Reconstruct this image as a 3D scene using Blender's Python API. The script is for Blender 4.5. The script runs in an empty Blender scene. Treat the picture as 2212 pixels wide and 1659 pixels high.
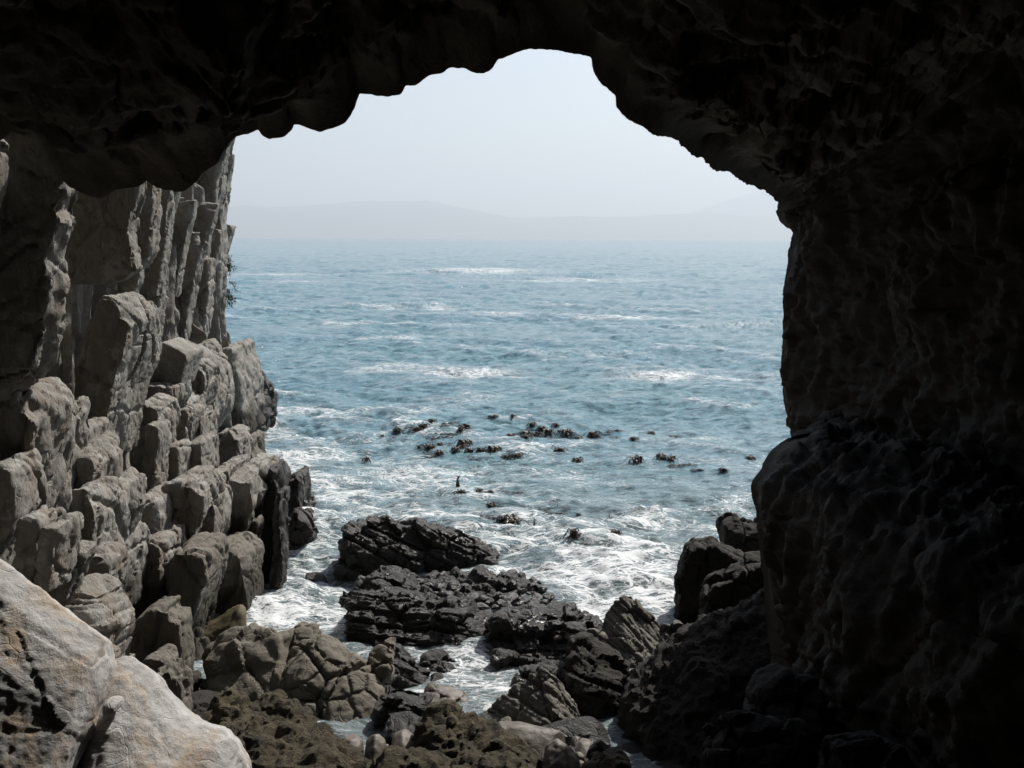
import bpy, bmesh, math, random
import numpy as np
from mathutils import Vector, Matrix, Euler

random.seed(7)
S = bpy.context.scene
COL = S.collection
R = math.radians

# ------------------------------------------------------------------ camera
PW, PH, FPX = 2212.0, 1659.0, 2268.0
CAM_Z = 7.0
cam_data = bpy.data.cameras.new('camera')
cam = bpy.data.objects.new('camera', cam_data)
COL.objects.link(cam)
cam.location = (0, 0, CAM_Z)
PITCH = math.atan((829.5 - 515.5) / FPX)
ROLL = R(-0.26)
rot = Matrix.Rotation(0, 3, 'Z') @ Matrix.Rotation(math.pi / 2 - PITCH, 3, 'X') @ Matrix.Rotation(-ROLL, 3, 'Z')
cam.rotation_euler = rot.to_euler()
cam_data.sensor_width = 36
cam_data.lens = 36 * FPX / PW
cam_data.clip_start = 0.05
cam_data.clip_end = 90000
S.camera = cam
CR = np.array(rot)


def pts(px, py, d):
    """photo pixel(s) at distance d (metres along +Y) -> world"""
    px = np.asarray(px, float); py = np.asarray(py, float); d = np.asarray(d, float) + 0 * px
    v = np.stack([(px - PW / 2) / FPX, (PH / 2 - py) / FPX, -np.ones_like(px)], -1) @ CR.T
    w = v * (d / v[..., 1])[..., None]
    w[..., 2] += CAM_Z
    return w


def on_water(px, py, z=0.0):
    px = np.asarray(px, float); py = np.asarray(py, float)
    v = np.stack([(px - PW / 2) / FPX, (PH / 2 - py) / FPX, -np.ones_like(px)], -1) @ CR.T
    w = v * ((z - CAM_Z) / v[..., 2])[..., None]
    w[..., 2] += CAM_Z
    return w


def proj(co):
    q = (co - np.array([0, 0, CAM_Z])) @ CR
    return PW / 2 + q[:, 0] / -q[:, 2] * FPX, PH / 2 - q[:, 1] / -q[:, 2] * FPX


# ------------------------------------------------------------------ numpy noise
def hsh(i, j, k, s=0):
    h = (i.astype(np.int64) * 374761393 + j.astype(np.int64) * 668265263 + k.astype(np.int64) * 2147483647 + s * 1274126177) & 0xFFFFFFFF
    h = ((h ^ (h >> 13)) * 1274126177) & 0xFFFFFFFF
    h = ((h ^ (h >> 16)) * 2246822519) & 0xFFFFFFFF
    return h ^ (h >> 15)


def rnd(i, j, k, s=0):
    return hsh(i, j, k, s).astype(np.float64) / 4294967296.0


G12 = np.array([(1, 1, 0), (-1, 1, 0), (1, -1, 0), (-1, -1, 0), (1, 0, 1), (-1, 0, 1), (1, 0, -1), (-1, 0, -1),
                (0, 1, 1), (0, -1, 1), (0, 1, -1), (0, -1, -1)], float)


def perlin(p, s=0):
    i = np.floor(p).astype(np.int64); f = p - i
    u = f * f * f * (f * (f * 6 - 15) + 10)
    out = 0
    for dx in (0, 1):
        wx = u[:, 0] if dx else 1 - u[:, 0]
        for dy in (0, 1):
            wy = u[:, 1] if dy else 1 - u[:, 1]
            for dz in (0, 1):
                wz = u[:, 2] if dz else 1 - u[:, 2]
                g = G12[hsh(i[:, 0] + dx, i[:, 1] + dy, i[:, 2] + dz, s) % 12]
                out = out + wx * wy * wz * (g[:, 0] * (f[:, 0] - dx) + g[:, 1] * (f[:, 1] - dy) + g[:, 2] * (f[:, 2] - dz))
    return out


def fbm(p, o=4, s=0, gain=.5):
    a, t, out = 1.0, 0.0, 0
    for k in range(o):
        out = out + a * perlin(p * 2.03 ** k + k * 7.31, s + k); t += a; a *= gain
    return out / t * 1.6


def ridged(p, o=4, s=0, gain=.5):
    a, t, out = 1.0, 0.0, 0
    for k in range(o):
        out = out + a * (1 - 2.2 * np.abs(perlin(p * 2.07 ** k + k * 3.7, s + k))); t += a; a *= gain
    return out / t


def worley(p, s=0, facet=False):
    """F1, F2, random value of the nearest cell, and a randomly tilted plane per cell"""
    i = np.floor(p).astype(np.int64); f = p - i
    f1 = np.full(len(p), 9.0); f2 = np.full(len(p), 9.0); idv = np.zeros(len(p)); fc = np.zeros(len(p))
    for dx in (-1, 0, 1):
        for dy in (-1, 0, 1):
            for dz in (-1, 0, 1):
                a, b, c = i[:, 0] + dx, i[:, 1] + dy, i[:, 2] + dz
                ex, ey, ez = dx + rnd(a, b, c, s) - f[:, 0], dy + rnd(a, b, c, s + 1) - f[:, 1], dz + rnd(a, b, c, s + 2) - f[:, 2]
                d = ex ** 2 + ey ** 2 + ez ** 2
                m = d < f1
                if facet:
                    fc = np.where(m, ex * (rnd(a, b, c, s + 5) * 2 - 1) + ey * (rnd(a, b, c, s + 6) * 2 - 1) + ez * (rnd(a, b, c, s + 7) * 2 - 1), fc)
                f2 = np.where(m, f1, np.minimum(f2, d))
                idv = np.where(m, rnd(a, b, c, s + 3), idv)
                f1 = np.where(m, d, f1)
    if facet: return np.sqrt(f1), np.sqrt(f2), idv, fc
    return np.sqrt(f1), np.sqrt(f2), idv


def sstep(a, b, x):
    t = np.clip((x - a) / (b - a), 0, 1)
    return t * t * (3 - 2 * t)


def unit(v):
    v = np.asarray(v, float)
    return v / np.linalg.norm(v)


def layers(p, n, sp, seed, warp=.35, soft=.18, ws=.9):
    """bedding: a random step height per layer, softened at the joints; also joint mask"""
    t = p @ unit(n) / sp + warp * fbm(p * ws, 2, seed + 50)
    k = np.floor(t); f = t - k
    z = np.zeros_like(k)
    a, b = rnd(k, z, z, seed), rnd(k + 1, z, z, seed)
    w = sstep(1 - soft, 1, f)
    joint = np.minimum(f, 1 - f)
    return (a * (1 - w) + b * w) * 2 - 1, joint, k


def aniso(n, across=1.0, along=.35):
    """matrix that squeezes space along n (thin layers)"""
    n = unit(n)
    return np.eye(3) * along + np.outer(n, n) * (across - along)


def disp_rock(p, seed, fb=(.10, .9), ri=(.0, 1), st=None, bl=None, fine=(.012, 9.0), crack=None, lump=None):
    d = np.zeros(len(p))
    w = p + .09 * np.stack([fbm(p * 1.1 + 5, 2, seed + 11), fbm(p * 1.1 + 9, 2, seed + 12), fbm(p * 1.1, 2, seed + 13)], -1)
    if fb[0]: d += fb[0] * fbm(p * fb[1], 4, seed)
    if ri[0]: d += ri[0] * ridged(w * ri[1], 4, seed + 20)
    if st:
        n, sp, amp, groove = st
        h, j, k = layers(p, n, sp, seed + 30)
        d += amp * h - groove * np.exp(-(j / .09) ** 2)
        h2, j2, k2 = layers(p, n, sp * .31, seed + 37)
        d += .4 * amp * h2 - .35 * groove * np.exp(-(j2 / .13) ** 2)
    if bl:
        A, sc, amp, groove = bl
        f1, f2, idv, fc = worley((w @ A.T) * sc, seed + 40, True)
        d += amp * (idv * 2 - 1) + 2.2 * amp * fc - groove * np.exp(-((f2 - f1) / .06) ** 2)
    if crack:
        sc, depth, wd = crack
        f1, f2, idv = worley(w * sc, seed + 60)
        d -= depth * np.exp(-((f2 - f1) / wd) ** 2)
        f1, f2, idv = worley(w * sc * 2.3 + 4, seed + 66)
        d -= .45 * depth * np.exp(-((f2 - f1) / wd) ** 2)
    if lump:
        amp, sc = lump
        f1, f2, idv = worley(w * sc, seed + 70)
        d += amp * (.55 - f1)
    if fine[0]:
        d += fine[0] * fbm(p * fine[1], 3, seed + 80) + .5 * fine[0] * ridged(p * fine[1] * .6, 3, seed + 85)
    return d


# ------------------------------------------------------------------ objects
def tag(o, label=None, cat=None, group=None, kind=None):
    if label: o['label'] = label
    if cat: o['category'] = cat
    if group: o['group'] = group
    if kind: o['kind'] = kind
    return o


def link(name, me, mat, parent=None, smooth=True):
    o = bpy.data.objects.new(name, me)
    COL.objects.link(o)
    if mat and not me.materials: me.materials.append(mat)
    if parent is not None: o.parent = parent
    if smooth:
        me.polygons.foreach_set('use_smooth', np.ones(len(me.polygons), bool))
    return o


def mesh_np(name, co, faces):
    """faces: (n,4) or (n,3) int array"""
    me = bpy.data.meshes.new(name)
    co = np.asarray(co, np.float32); faces = np.asarray(faces, np.int32)
    me.vertices.add(len(co)); me.vertices.foreach_set('co', co.ravel())
    k = faces.shape[1]
    me.loops.add(faces.size); me.loops.foreach_set('vertex_index', faces.ravel())
    me.polygons.add(len(faces)); me.polygons.foreach_set('loop_start', np.arange(len(faces), dtype=np.int32) * k)
    me.update(calc_edges=True)
    me.validate()
    return me


def grid_faces(nr, nc, wrap=False):
    r = np.arange(nr - 1)[:, None]; c = np.arange(nc if wrap else nc - 1)[None, :]
    c2 = (c + 1) % nc
    return np.stack([r * nc + c, r * nc + c2, (r + 1) * nc + c2, (r + 1) * nc + c], -1).reshape(-1, 4)


def get_co(me):
    a = np.empty(len(me.vertices) * 3, np.float32); me.vertices.foreach_get('co', a)
    return a.reshape(-1, 3).astype(float)


def get_no(me):
    a = np.empty(len(me.vertices) * 3, np.float32); me.vertex_normals.foreach_get('vector', a)
    return a.reshape(-1, 3).astype(float)


def set_co(me, co):
    me.vertices.foreach_set('co', co.astype(np.float32).ravel()); me.update()


def remesh(bm, vox, smooth=2):
    me = bpy.data.meshes.new('tmp')
    bmesh.ops.recalc_face_normals(bm, faces=bm.faces)
    bm.to_mesh(me); bm.free()
    o = bpy.data.objects.new('tmp', me); COL.objects.link(o)
    m = o.modifiers.new('r', 'REMESH'); m.mode = 'VOXEL'; m.voxel_size = vox
    if smooth:
        s = o.modifiers.new('s', 'SMOOTH'); s.factor = .5; s.iterations = smooth
    dg = bpy.context.evaluated_depsgraph_get()
    out = bpy.data.meshes.new_from_object(o.evaluated_get(dg))
    bpy.data.objects.remove(o); bpy.data.meshes.remove(me)
    return out


def chisel(co, n, seed, lo, hi, sets=((1, 0, 0), (0, -1, 0), (0, 0, 1)), jit=.5):
    """break the solid along flat joint planes"""
    g = np.random.default_rng(seed)
    c_ = .5 * (co.min(0) + co.max(0))
    for k in range(n):
        b = np.array(sets[k % len(sets)], float)
        if k >= len(sets) and g.random() < .6: b = b + np.array(sets[int(g.integers(len(sets)))])
        v = unit(b + g.normal(0, jit, 3))
        t = (co - c_) @ v
        h = t.max() * g.uniform(lo, hi)
        ov = np.maximum(t - h, 0)
        co = co - ov[:, None] * v * .97
    return co


def place(o, x, y, z):
    """move the origin of a mesh object (no parent) to a base point"""
    co = get_co(o.data) - np.array([x, y, z]); set_co(o.data, co)
    o.location = (x, y, z)


BOULDER = [(-1, .74, .62), (-.62, .92, .84), (-.25, 1, .97), (0, 1, 1), (.5, .92, .9), (1, .7, .55)]
LOW = [(-1, .88, .52), (-.7, .97, .76), (-.3, 1, .93), (0, 1, 1), (.5, .92, .85), (1, .7, .4)]
SLAB = [(0, .97, .985), (.06, 1, 1), (.94, 1, 1), (1, .96, .98)]
CLIFFROOT = None
SEED = [100]


def rock(name, poly, d, tf, tb, mat, prof=BOULDER, vox=.05, sm=2, skew=(0, 0), drop=0.0, parent=None, label=None, cat=None,
         group=None, seed=None, ch=(9, .84, .97), **dk):
    """a solid whose outline at distance d is the given photo outline; it runs from d-tf to d+tb"""
    if seed is None:
        SEED[0] += 13; seed = SEED[0]
    poly = np.array(poly, float)
    w = pts(poly[:, 0], poly[:, 1], d)
    X, Z = w[:, 0], w[:, 2]
    cx, zb = .5 * (X.min() + X.max()), Z.min() - drop
    Zl = np.where(Z < Z.min() + .12 * (Z.max() - Z.min()), Z - drop, Z)
    bm = bmesh.new()
    secs = []
    for t, sx, sz in prof:
        dy = t * (tf if t < 0 else tb)
        secs.append([bm.verts.new((cx + (x - cx) * sx + skew[0] * dy, d + dy, zb + (z - zb) * sz + skew[1] * dy)) for x, z in zip(X, Zl)])
    n = len(X)
    for a, b in zip(secs[:-1], secs[1:]):
        for i in range(n):
            j = (i + 1) % n
            bm.faces.new((a[i], a[j], b[j], b[i]))
    bm.faces.new(secs[0]); bm.faces.new(secs[-1][::-1])
    bmesh.ops.triangulate(bm, faces=bm.faces)
    me = remesh(bm, vox, sm)
    co = get_co(me)
    if ch:
        co = chisel(co, ch[0], seed + 3, ch[1], ch[2], jit=ch[3] if len(ch) > 3 else .5); set_co(me, co)
    no = get_no(me)
    co += no * disp_rock(co, seed, **dk)[:, None]
    set_co(me, co); me.name = name
    me.polygons.foreach_set('use_smooth', np.ones(len(me.polygons), bool))
    me.set_sharp_from_angle(angle=R(34))
    o = link(name, me, mat, parent)
    if parent is None:
        place(o, cx, d, co[:, 2].min())
        tag(o, label, cat or 'rock', group)
    return o


# ------------------------------------------------------------------ materials
def new_mat(name):
    m = bpy.data.materials.new(name); m.use_nodes = True
    nt = m.node_tree
    for n in list(nt.nodes): nt.nodes.remove(n)
    return m, nt


class NT:
    def __init__(s, nt): s.nt = nt
    def n(s, t, **kw):
        o = s.nt.nodes.new(t)
        for k, v in kw.items():
            if k in o.inputs: pass
            setattr(o, k, v)
        return o
    def l(s, a, b): s.nt.links.new(a, b)
    def noise(s, vec, scale, detail=6, rough=.55, dist=0.0):
        o = s.n('ShaderNodeTexNoise'); s.l(vec, o.inputs['Vector'])
        o.inputs['Scale'].default_value = scale; o.inputs['Detail'].default_value = detail
        o.inputs['Roughness'].default_value = rough; o.inputs['Distortion'].default_value = dist
        return o.outputs['Fac']
    def ramp(s, fac, a, b, c0=(0, 0, 0, 1), c1=(1, 1, 1, 1)):
        o = s.n('ShaderNodeValToRGB'); s.l(fac, o.inputs['Fac'])
        o.color_ramp.elements[0].position = a; o.color_ramp.elements[1].position = b
        o.color_ramp.elements[0].color = c0; o.color_ramp.elements[1].color = c1
        return o.outputs['Color']
    def mix(s, fac, a, b, mode='MIX'):
        o = s.n('ShaderNodeMix', data_type='RGBA', blend_type=mode)
        for sock, v in ((o.inputs[0], fac), (o.inputs[6], a), (o.inputs[7], b)):
            if isinstance(v, (int, float, tuple)): sock.default_value = v
            else: s.l(v, sock)
        return o.outputs[2]
    def math(s, op, a, b=None, c=None, clamp=False):
        o = s.n('ShaderNodeMath', operation=op, use_clamp=clamp)
        for i, v in enumerate((a, b, c)):
            if v is None: continue
            if isinstance(v, (int, float)): o.inputs[i].default_value = v
            else: s.l(v, o.inputs[i])
        return o.outputs[0]


def rock_mat(name, c1, c2, stain=None, stain_amt=.5, rough=.85, wet=None, spots=None, bump=.5, scale=1.0, strata=None, spec=.35, tide=None, lichen=None, crack_amt=.4):
    m, nt = new_mat(name); k = NT(nt)
    pos = k.n('ShaderNodeNewGeometry').outputs['Position']
    if strata is not None:
        mp = k.n('ShaderNodeVectorRotate', rotation_type='EULER_XYZ'); k.l(pos, mp.inputs['Vector'])
        mp.inputs['Rotation'].default_value = strata[0]
        sc = k.n('ShaderNodeMapping'); k.l(mp.outputs['Vector'], sc.inputs['Vector']); sc.inputs['Scale'].default_value = strata[1]
        spos = sc.outputs['Vector']
    else:
        spos = pos
    a = k.noise(spos, .9 * scale, 8, .6, .4)
    b = k.noise(spos, 5.5 * scale, 8, .65)
    f = k.noise(pos, 26 * scale, 5, .7)
    col = k.mix(k.ramp(a, .32, .68), c1 + (1,), c2 + (1,))
    col = k.mix(k.math('MULTIPLY', k.ramp(b, .35, .7), .55), col, tuple(x * .62 for x in c1) + (1,))
    if stain:
        st = k.noise(spos, 1.3 * scale, 6, .6, .8)
        col = k.mix(k.math('MULTIPLY', k.ramp(st, .5, .66), stain_amt), col, stain + (1,))
    if spots:
        v = k.noise(pos, 9 * scale, 3, .5)
        col = k.mix(k.math('MULTIPLY', k.ramp(v, .56, .66), .7), col, spots + (1,))
    col = k.mix(k.math('MULTIPLY', k.ramp(f, .3, .7), .35), col, k.mix(1.0, col, (1.5, 1.5, 1.5, 1), 'MULTIPLY'))
    if lichen:
        v = k.noise(pos, 2.2, 8, .7, .3)
        col = k.mix(k.math('MULTIPLY', k.ramp(v, .54, .60), .8), col, lichen + (1,))
    if tide:   # rock kept dark and weedy by the tide up to a ragged line
        z = k.n('ShaderNodeSeparateXYZ'); k.l(pos, z.inputs[0])
        tz = k.math('ADD', z.outputs[2], k.math('MULTIPLY', k.math('SUBTRACT', k.noise(pos, 1.1, 5), .5), 1.6))
        mr = k.n('ShaderNodeMapRange'); k.l(tz, mr.inputs['Value'])
        mr.inputs['From Min'].default_value = tide + .25; mr.inputs['From Max'].default_value = tide - .25
        col = k.mix(mr.outputs[0], col, (.048, .040, .031, 1))
    p = k.n('ShaderNodeBsdfPrincipled')
    k.l(col, p.inputs['Base Color'])
    p.inputs['Specular IOR Level'].default_value = spec
    if wet:
        r = k.ramp(k.noise(pos, 3.2, 5, .6), wet[2], wet[3], (wet[0],) * 3 + (1,), (wet[1],) * 3 + (1,))
        k.l(r, p.inputs['Roughness'])
    else:
        p.inputs['Roughness'].default_value = rough
    h = k.math('ADD', k.math('MULTIPLY', k.noise(spos, 7 * scale, 10, .68), 1.0), k.math('MULTIPLY', k.noise(pos, 30 * scale, 6, .7), .35))
    vo = k.n('ShaderNodeTexVoronoi', feature='DISTANCE_TO_EDGE'); vo.inputs['Scale'].default_value = 2.1 * scale
    vw = k.n('ShaderNodeVectorMath', operation='ADD'); k.l(spos, vw.inputs[0])
    nz = k.n('ShaderNodeTexNoise'); k.l(spos, nz.inputs['Vector']); nz.inputs['Scale'].default_value = 2.5
    vs = k.n('ShaderNodeVectorMath', operation='SCALE'); k.l(nz.outputs['Color'], vs.inputs[0]); vs.inputs['Scale'].default_value = .35
    k.l(vs.outputs[0], vw.inputs[1]); k.l(vw.outputs[0], vo.inputs['Vector'])
    cr = k.ramp(vo.outputs['Distance'], .0, .03)
    cm = k.ramp(k.noise(pos, 1.4 * scale, 3), .46, .58)
    h = k.math('ADD', h, k.math('MULTIPLY', k.math('MULTIPLY', k.math('SUBTRACT', cr, 1), cm), crack_amt))
    bp = k.n('ShaderNodeBump'); bp.inputs['Strength'].default_value = bump; bp.inputs['Distance'].default_value = .09
    k.l(h, bp.inputs['Height']); k.l(bp.outputs['Normal'], p.inputs['Normal'])
    o = k.n('ShaderNodeOutputMaterial'); k.l(p.outputs[0], o.inputs['Surface'])
    return m


M = {}
M['cliff'] = rock_mat('grey quartzite', (.26, .246, .222), (.16, .149, .13), lichen=(.33, .322, .30), tide=1.35, stain=(.17, .128, .088), stain_amt=.55, bump=.7, strata=((R(12), R(8), 0), (2.2, 2.2, .6)))
M['cliff_low'] = rock_mat('brown grey quartzite', tide=.8, c1=(.17, .152, .128), c2=(.11, .098, .082), stain=(.10, .10, .07), stain_amt=.5, bump=.7, strata=((R(12), R(8), 0), (2.2, 2.2, .6)))
M['wetcliff'] = rock_mat('wet dark quartzite', (.055, .047, .041), (.032, .028, .026), wet=(.28, .7, .4, .6), bump=.8, strata=((R(12), R(8), 0), (2.6, 2.6, .6)))
M['pale'] = rock_mat('pale sandstone', (.385, .376, .366), (.255, .247, .238), lichen=(.45, .442, .432), crack_amt=.22, stain=(.34, .25, .155), stain_amt=.75, spots=(.25, .235, .22), bump=.42, scale=1.6)
M['olive'] = rock_mat('olive grey sandstone', (.185, .168, .136), (.125, .112, .090), stain=(.09, .08, .058), bump=.7, scale=1.5)
M['dark'] = rock_mat('dark wet tidal rock', (.030, .026, .022), (.016, .0145, .013), wet=(.22, .6, .40, .62), bump=.9, strata=((0, R(-22), 0), (.7, 1, 2.6)), spec=.42)
M['cobble'] = rock_mat('black wet cobble', (.028, .024, .02), (.015, .013, .012), wet=(.15, .42, .4, .6), bump=.6, spec=.55)
M['algae'] = rock_mat('brown weed covered rock', (.092, .074, .040), (.040, .033, .021), stain=(.018, .016, .012), stain_amt=.8, bump=1.0, scale=2.2)
M['smooth'] = rock_mat('smooth brown boulder', (.13, .112, .09), (.09, .077, .062), rough=.5, bump=.25, scale=1.4)
M['moss'] = rock_mat('olive algae slab', (.11, .092, .042), (.075, .062, .032), rough=.7, bump=.4)
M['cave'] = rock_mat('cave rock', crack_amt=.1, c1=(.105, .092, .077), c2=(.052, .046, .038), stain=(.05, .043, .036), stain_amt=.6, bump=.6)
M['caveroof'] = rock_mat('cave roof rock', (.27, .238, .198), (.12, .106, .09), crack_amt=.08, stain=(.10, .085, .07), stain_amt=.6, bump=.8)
M['grey'] = rock_mat('weathered grey brown rock', (.20, .187, .165), (.125, .115, .10), stain=(.085, .078, .062), bump=.7, scale=1.5)
M['shade'] = rock_mat('dark weedy and shade rock', (.04, .034, .027), (.022, .019, .015), stain=(.014, .012, .01), bump=.9, scale=1.6)  # weedy rock; its near-black tone also puts shade into the shadowed boulders
M['ground'] = rock_mat('dark shore gravel', crack_amt=0, c1=(.035, .03, .025), c2=(.02, .018, .015), wet=(.4, .8, .4, .6), bump=.9, scale=2)


def simple_mat(name, col, rough=.6, spec=.5):
    m, nt = new_mat(name); k = NT(nt)
    pos = k.n('ShaderNodeNewGeometry').outputs['Position']
    c = k.mix(k.ramp(k.noise(pos, 6, 4), .35, .65), col + (1,), tuple(x * .45 for x in col) + (1,))
    p = k.n('ShaderNodeBsdfPrincipled'); k.l(c, p.inputs['Base Color'])
    p.inputs['Roughness'].default_value = rough; p.inputs['Specular IOR Level'].default_value = spec
    o = k.n('ShaderNodeOutputMaterial'); k.l(p.outputs[0], o.inputs['Surface'])
    return m


M['kelp'] = simple_mat('kelp', (.045, .030, .010), .28, .6)
M['hill'] = simple_mat('hill scrub', (.07, .085, .06), .9, .2)
M['plant'] = simple_mat('green cliff plant', (.06, .075, .025), .6, .3)
M['rubble'] = M['olive']

#@@WORLD
# ------------------------------------------------------------------ sun, sky, view
SUN_AZ, SUN_EL = R(38), R(48)
sd = Vector((math.sin(SUN_AZ) * math.cos(SUN_EL), math.cos(SUN_AZ) * math.cos(SUN_EL), math.sin(SUN_EL)))
sl = bpy.data.lights.new('sun', 'SUN'); sl.energy = 4.6; sl.angle = R(.55); sl.color = (1, .96, .90)
so = bpy.data.objects.new('sun', sl); COL.objects.link(so)
so.rotation_euler = (-sd).to_track_quat('-Z', 'Y').to_euler(); so.location = (30, 30, 60)
W = bpy.data.worlds.new('World'); S.world = W; W.use_nodes = True
wn = W.node_tree
bg = wn.nodes['Background']
sky = wn.nodes.new('ShaderNodeTexSky'); sky.sky_type = 'NISHITA'; sky.sun_disc = False
sky.sun_elevation = SUN_EL; sky.sun_rotation = SUN_AZ
sky.air_density = 1.0; sky.dust_density = 2.2; sky.ozone_density = 1.0; sky.altitude = 0
wn.links.new(sky.outputs[0], bg.inputs['Color']); bg.inputs['Strength'].default_value = .085
S.view_settings.view_transform = 'Standard'; S.view_settings.look = 'None'
S.view_settings.exposure = 0.6; S.view_settings.gamma = 1
S.view_settings.use_curve_mapping = False
c = S.cycles
c.max_bounces = 7; c.diffuse_bounces = 4; c.glossy_bounces = 3; c.transmission_bounces = 2; c.volume_bounces = 0
c.transparent_max_bounces = 6
c.use_denoising = True
c.sample_clamp_indirect = 4.0; c.sample_clamp_direct = 40.0
c.caustics_reflective = False; c.caustics_refractive = False
c.use_adaptive_sampling = True; c.adaptive_threshold = 0.01
#@@CAVE
# ------------------------------------------------------------------ sea cave
RIM = [(-900, 2400, 9, 'L'), (-900, 1300, 9, 'L'), (-700, 600, 9.3, 'L'), (-420, 360, 9.6, 'L'), (-150, 330, 9.8, 'L'), (-20, 316, 10, 'T'), (6, 304, 10, 'T'), (24, 284, 10, 'T'),
       (40, 290, 10, 'T'), (70, 293, 10, 'T'), (92, 300, 10, 'T'), (104, 342, 10, 'T'), (125, 383, 10, 'T'), (152, 408, 10, 'T'),
       (180, 420, 10, 'T'), (215, 430, 10, 'T'), (245, 412, 10, 'T'), (300, 404, 10, 'T'), (318, 390, 10, 'T'), (335, 404, 10, 'T'), (365, 412, 10, 'T'), (398, 416, 10, 'T'),
       (420, 402, 10, 'T'), (440, 372, 10, 'T'), (470, 357, 10, 'T'), (480, 335, 10, 'T'), (492, 312, 10, 'T'), (508, 295, 10, 'T'),
       (535, 289, 10, 'T'), (558, 278, 10, 'T'), (563, 290, 10, 'T'), (580, 301, 10, 'T'), (612, 303, 10, 'T'), (626, 290, 10, 'T'), (634, 271, 10, 'T'), (648, 270, 10, 'T'),
       (670, 281, 10, 'T'), (690, 287, 10, 'T'), (720, 278, 10, 'T'), (746, 265, 10, 'T'), (764, 232, 10, 'T'), (777, 203, 10, 'T'), (806, 209, 10, 'T'), (836, 212, 10, 'T'),
       (868, 203, 10, 'T'), (876, 185, 10, 'T'), (904, 181, 10, 'T'), (926, 161, 10, 'T'), (958, 161, 10, 'T'), (970, 148, 10, 'T'), (1000, 148, 10, 'T'), (1025, 160, 10, 'T'), (1045, 160, 10, 'T'),
       (1066, 150, 10, 'T'), (1074, 132, 10, 'T'), (1115, 117, 10, 'T'), (1160, 108, 10, 'T'), (1205, 108, 10, 'T'), (1240, 118, 10, 'T'), (1257, 124, 10, 'T'), (1278, 122, 10, 'T'),
       (1281, 155, 10, 'D'), (1297, 183, 10, 'D'), (1327, 210, 10.1, 'D'), (1329, 232, 10.1, 'D'), (1350, 252, 10.2, 'D'), (1368, 268, 10.3, 'D'), (1400, 287, 10.4, 'D'), (1422, 297, 10.64, 'D'),
       (1455, 300, 11.34, 'D'), (1490, 335, 12.08, 'D'), (1518, 344, 12.68, 'D'), (1532, 361, 12.98, 'D'), (1548, 370, 13.32, 'D'), (1576, 372, 13.91, 'D'), (1598, 390, 14.38, 'D'), (1622, 400, 14.88, 'D'), (1650, 412, 15.48, 'D'),
       (1684, 440, 16.2, 'D'), (1677, 456, 17, 'R'), (1684, 478, 17, 'R'), (1698, 491, 17, 'R'), (1712, 497, 17, 'R'), (1711, 512, 17, 'R'), (1703, 548, 17, 'R'), (1696, 605, 17, 'R'), (1692, 660, 17, 'R'), (1690, 720, 17, 'R'),
       (1687, 780, 17, 'R'), (1690, 835, 17, 'R'), (1692, 870, 17, 'R'), (1700, 893, 17, 'R'), (1712, 920, 17, 'R'), (1717, 950, 13.9, 'R'), (1690, 957, 13.6, 'R'), (1664, 976, 13.4, 'R'), (1648, 1003, 13.3, 'R'),
       (1641, 1022, 13.2, 'R'), (1626, 1042, 13.2, 'R'), (1621, 1072, 13.2, 'R'), (1630, 1104, 13.1, 'R'), (1632, 1135, 13, 'R'), (1645, 1230, 12.9, 'R'), (1655, 1350, 12.8, 'R'), (1665, 1450, 12.5, 'R'), (1690, 1560, 12.2, 'R'),
       (1740, 1760, 11.6, 'R'), (1800, 2500, 10, 'R')]


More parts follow.
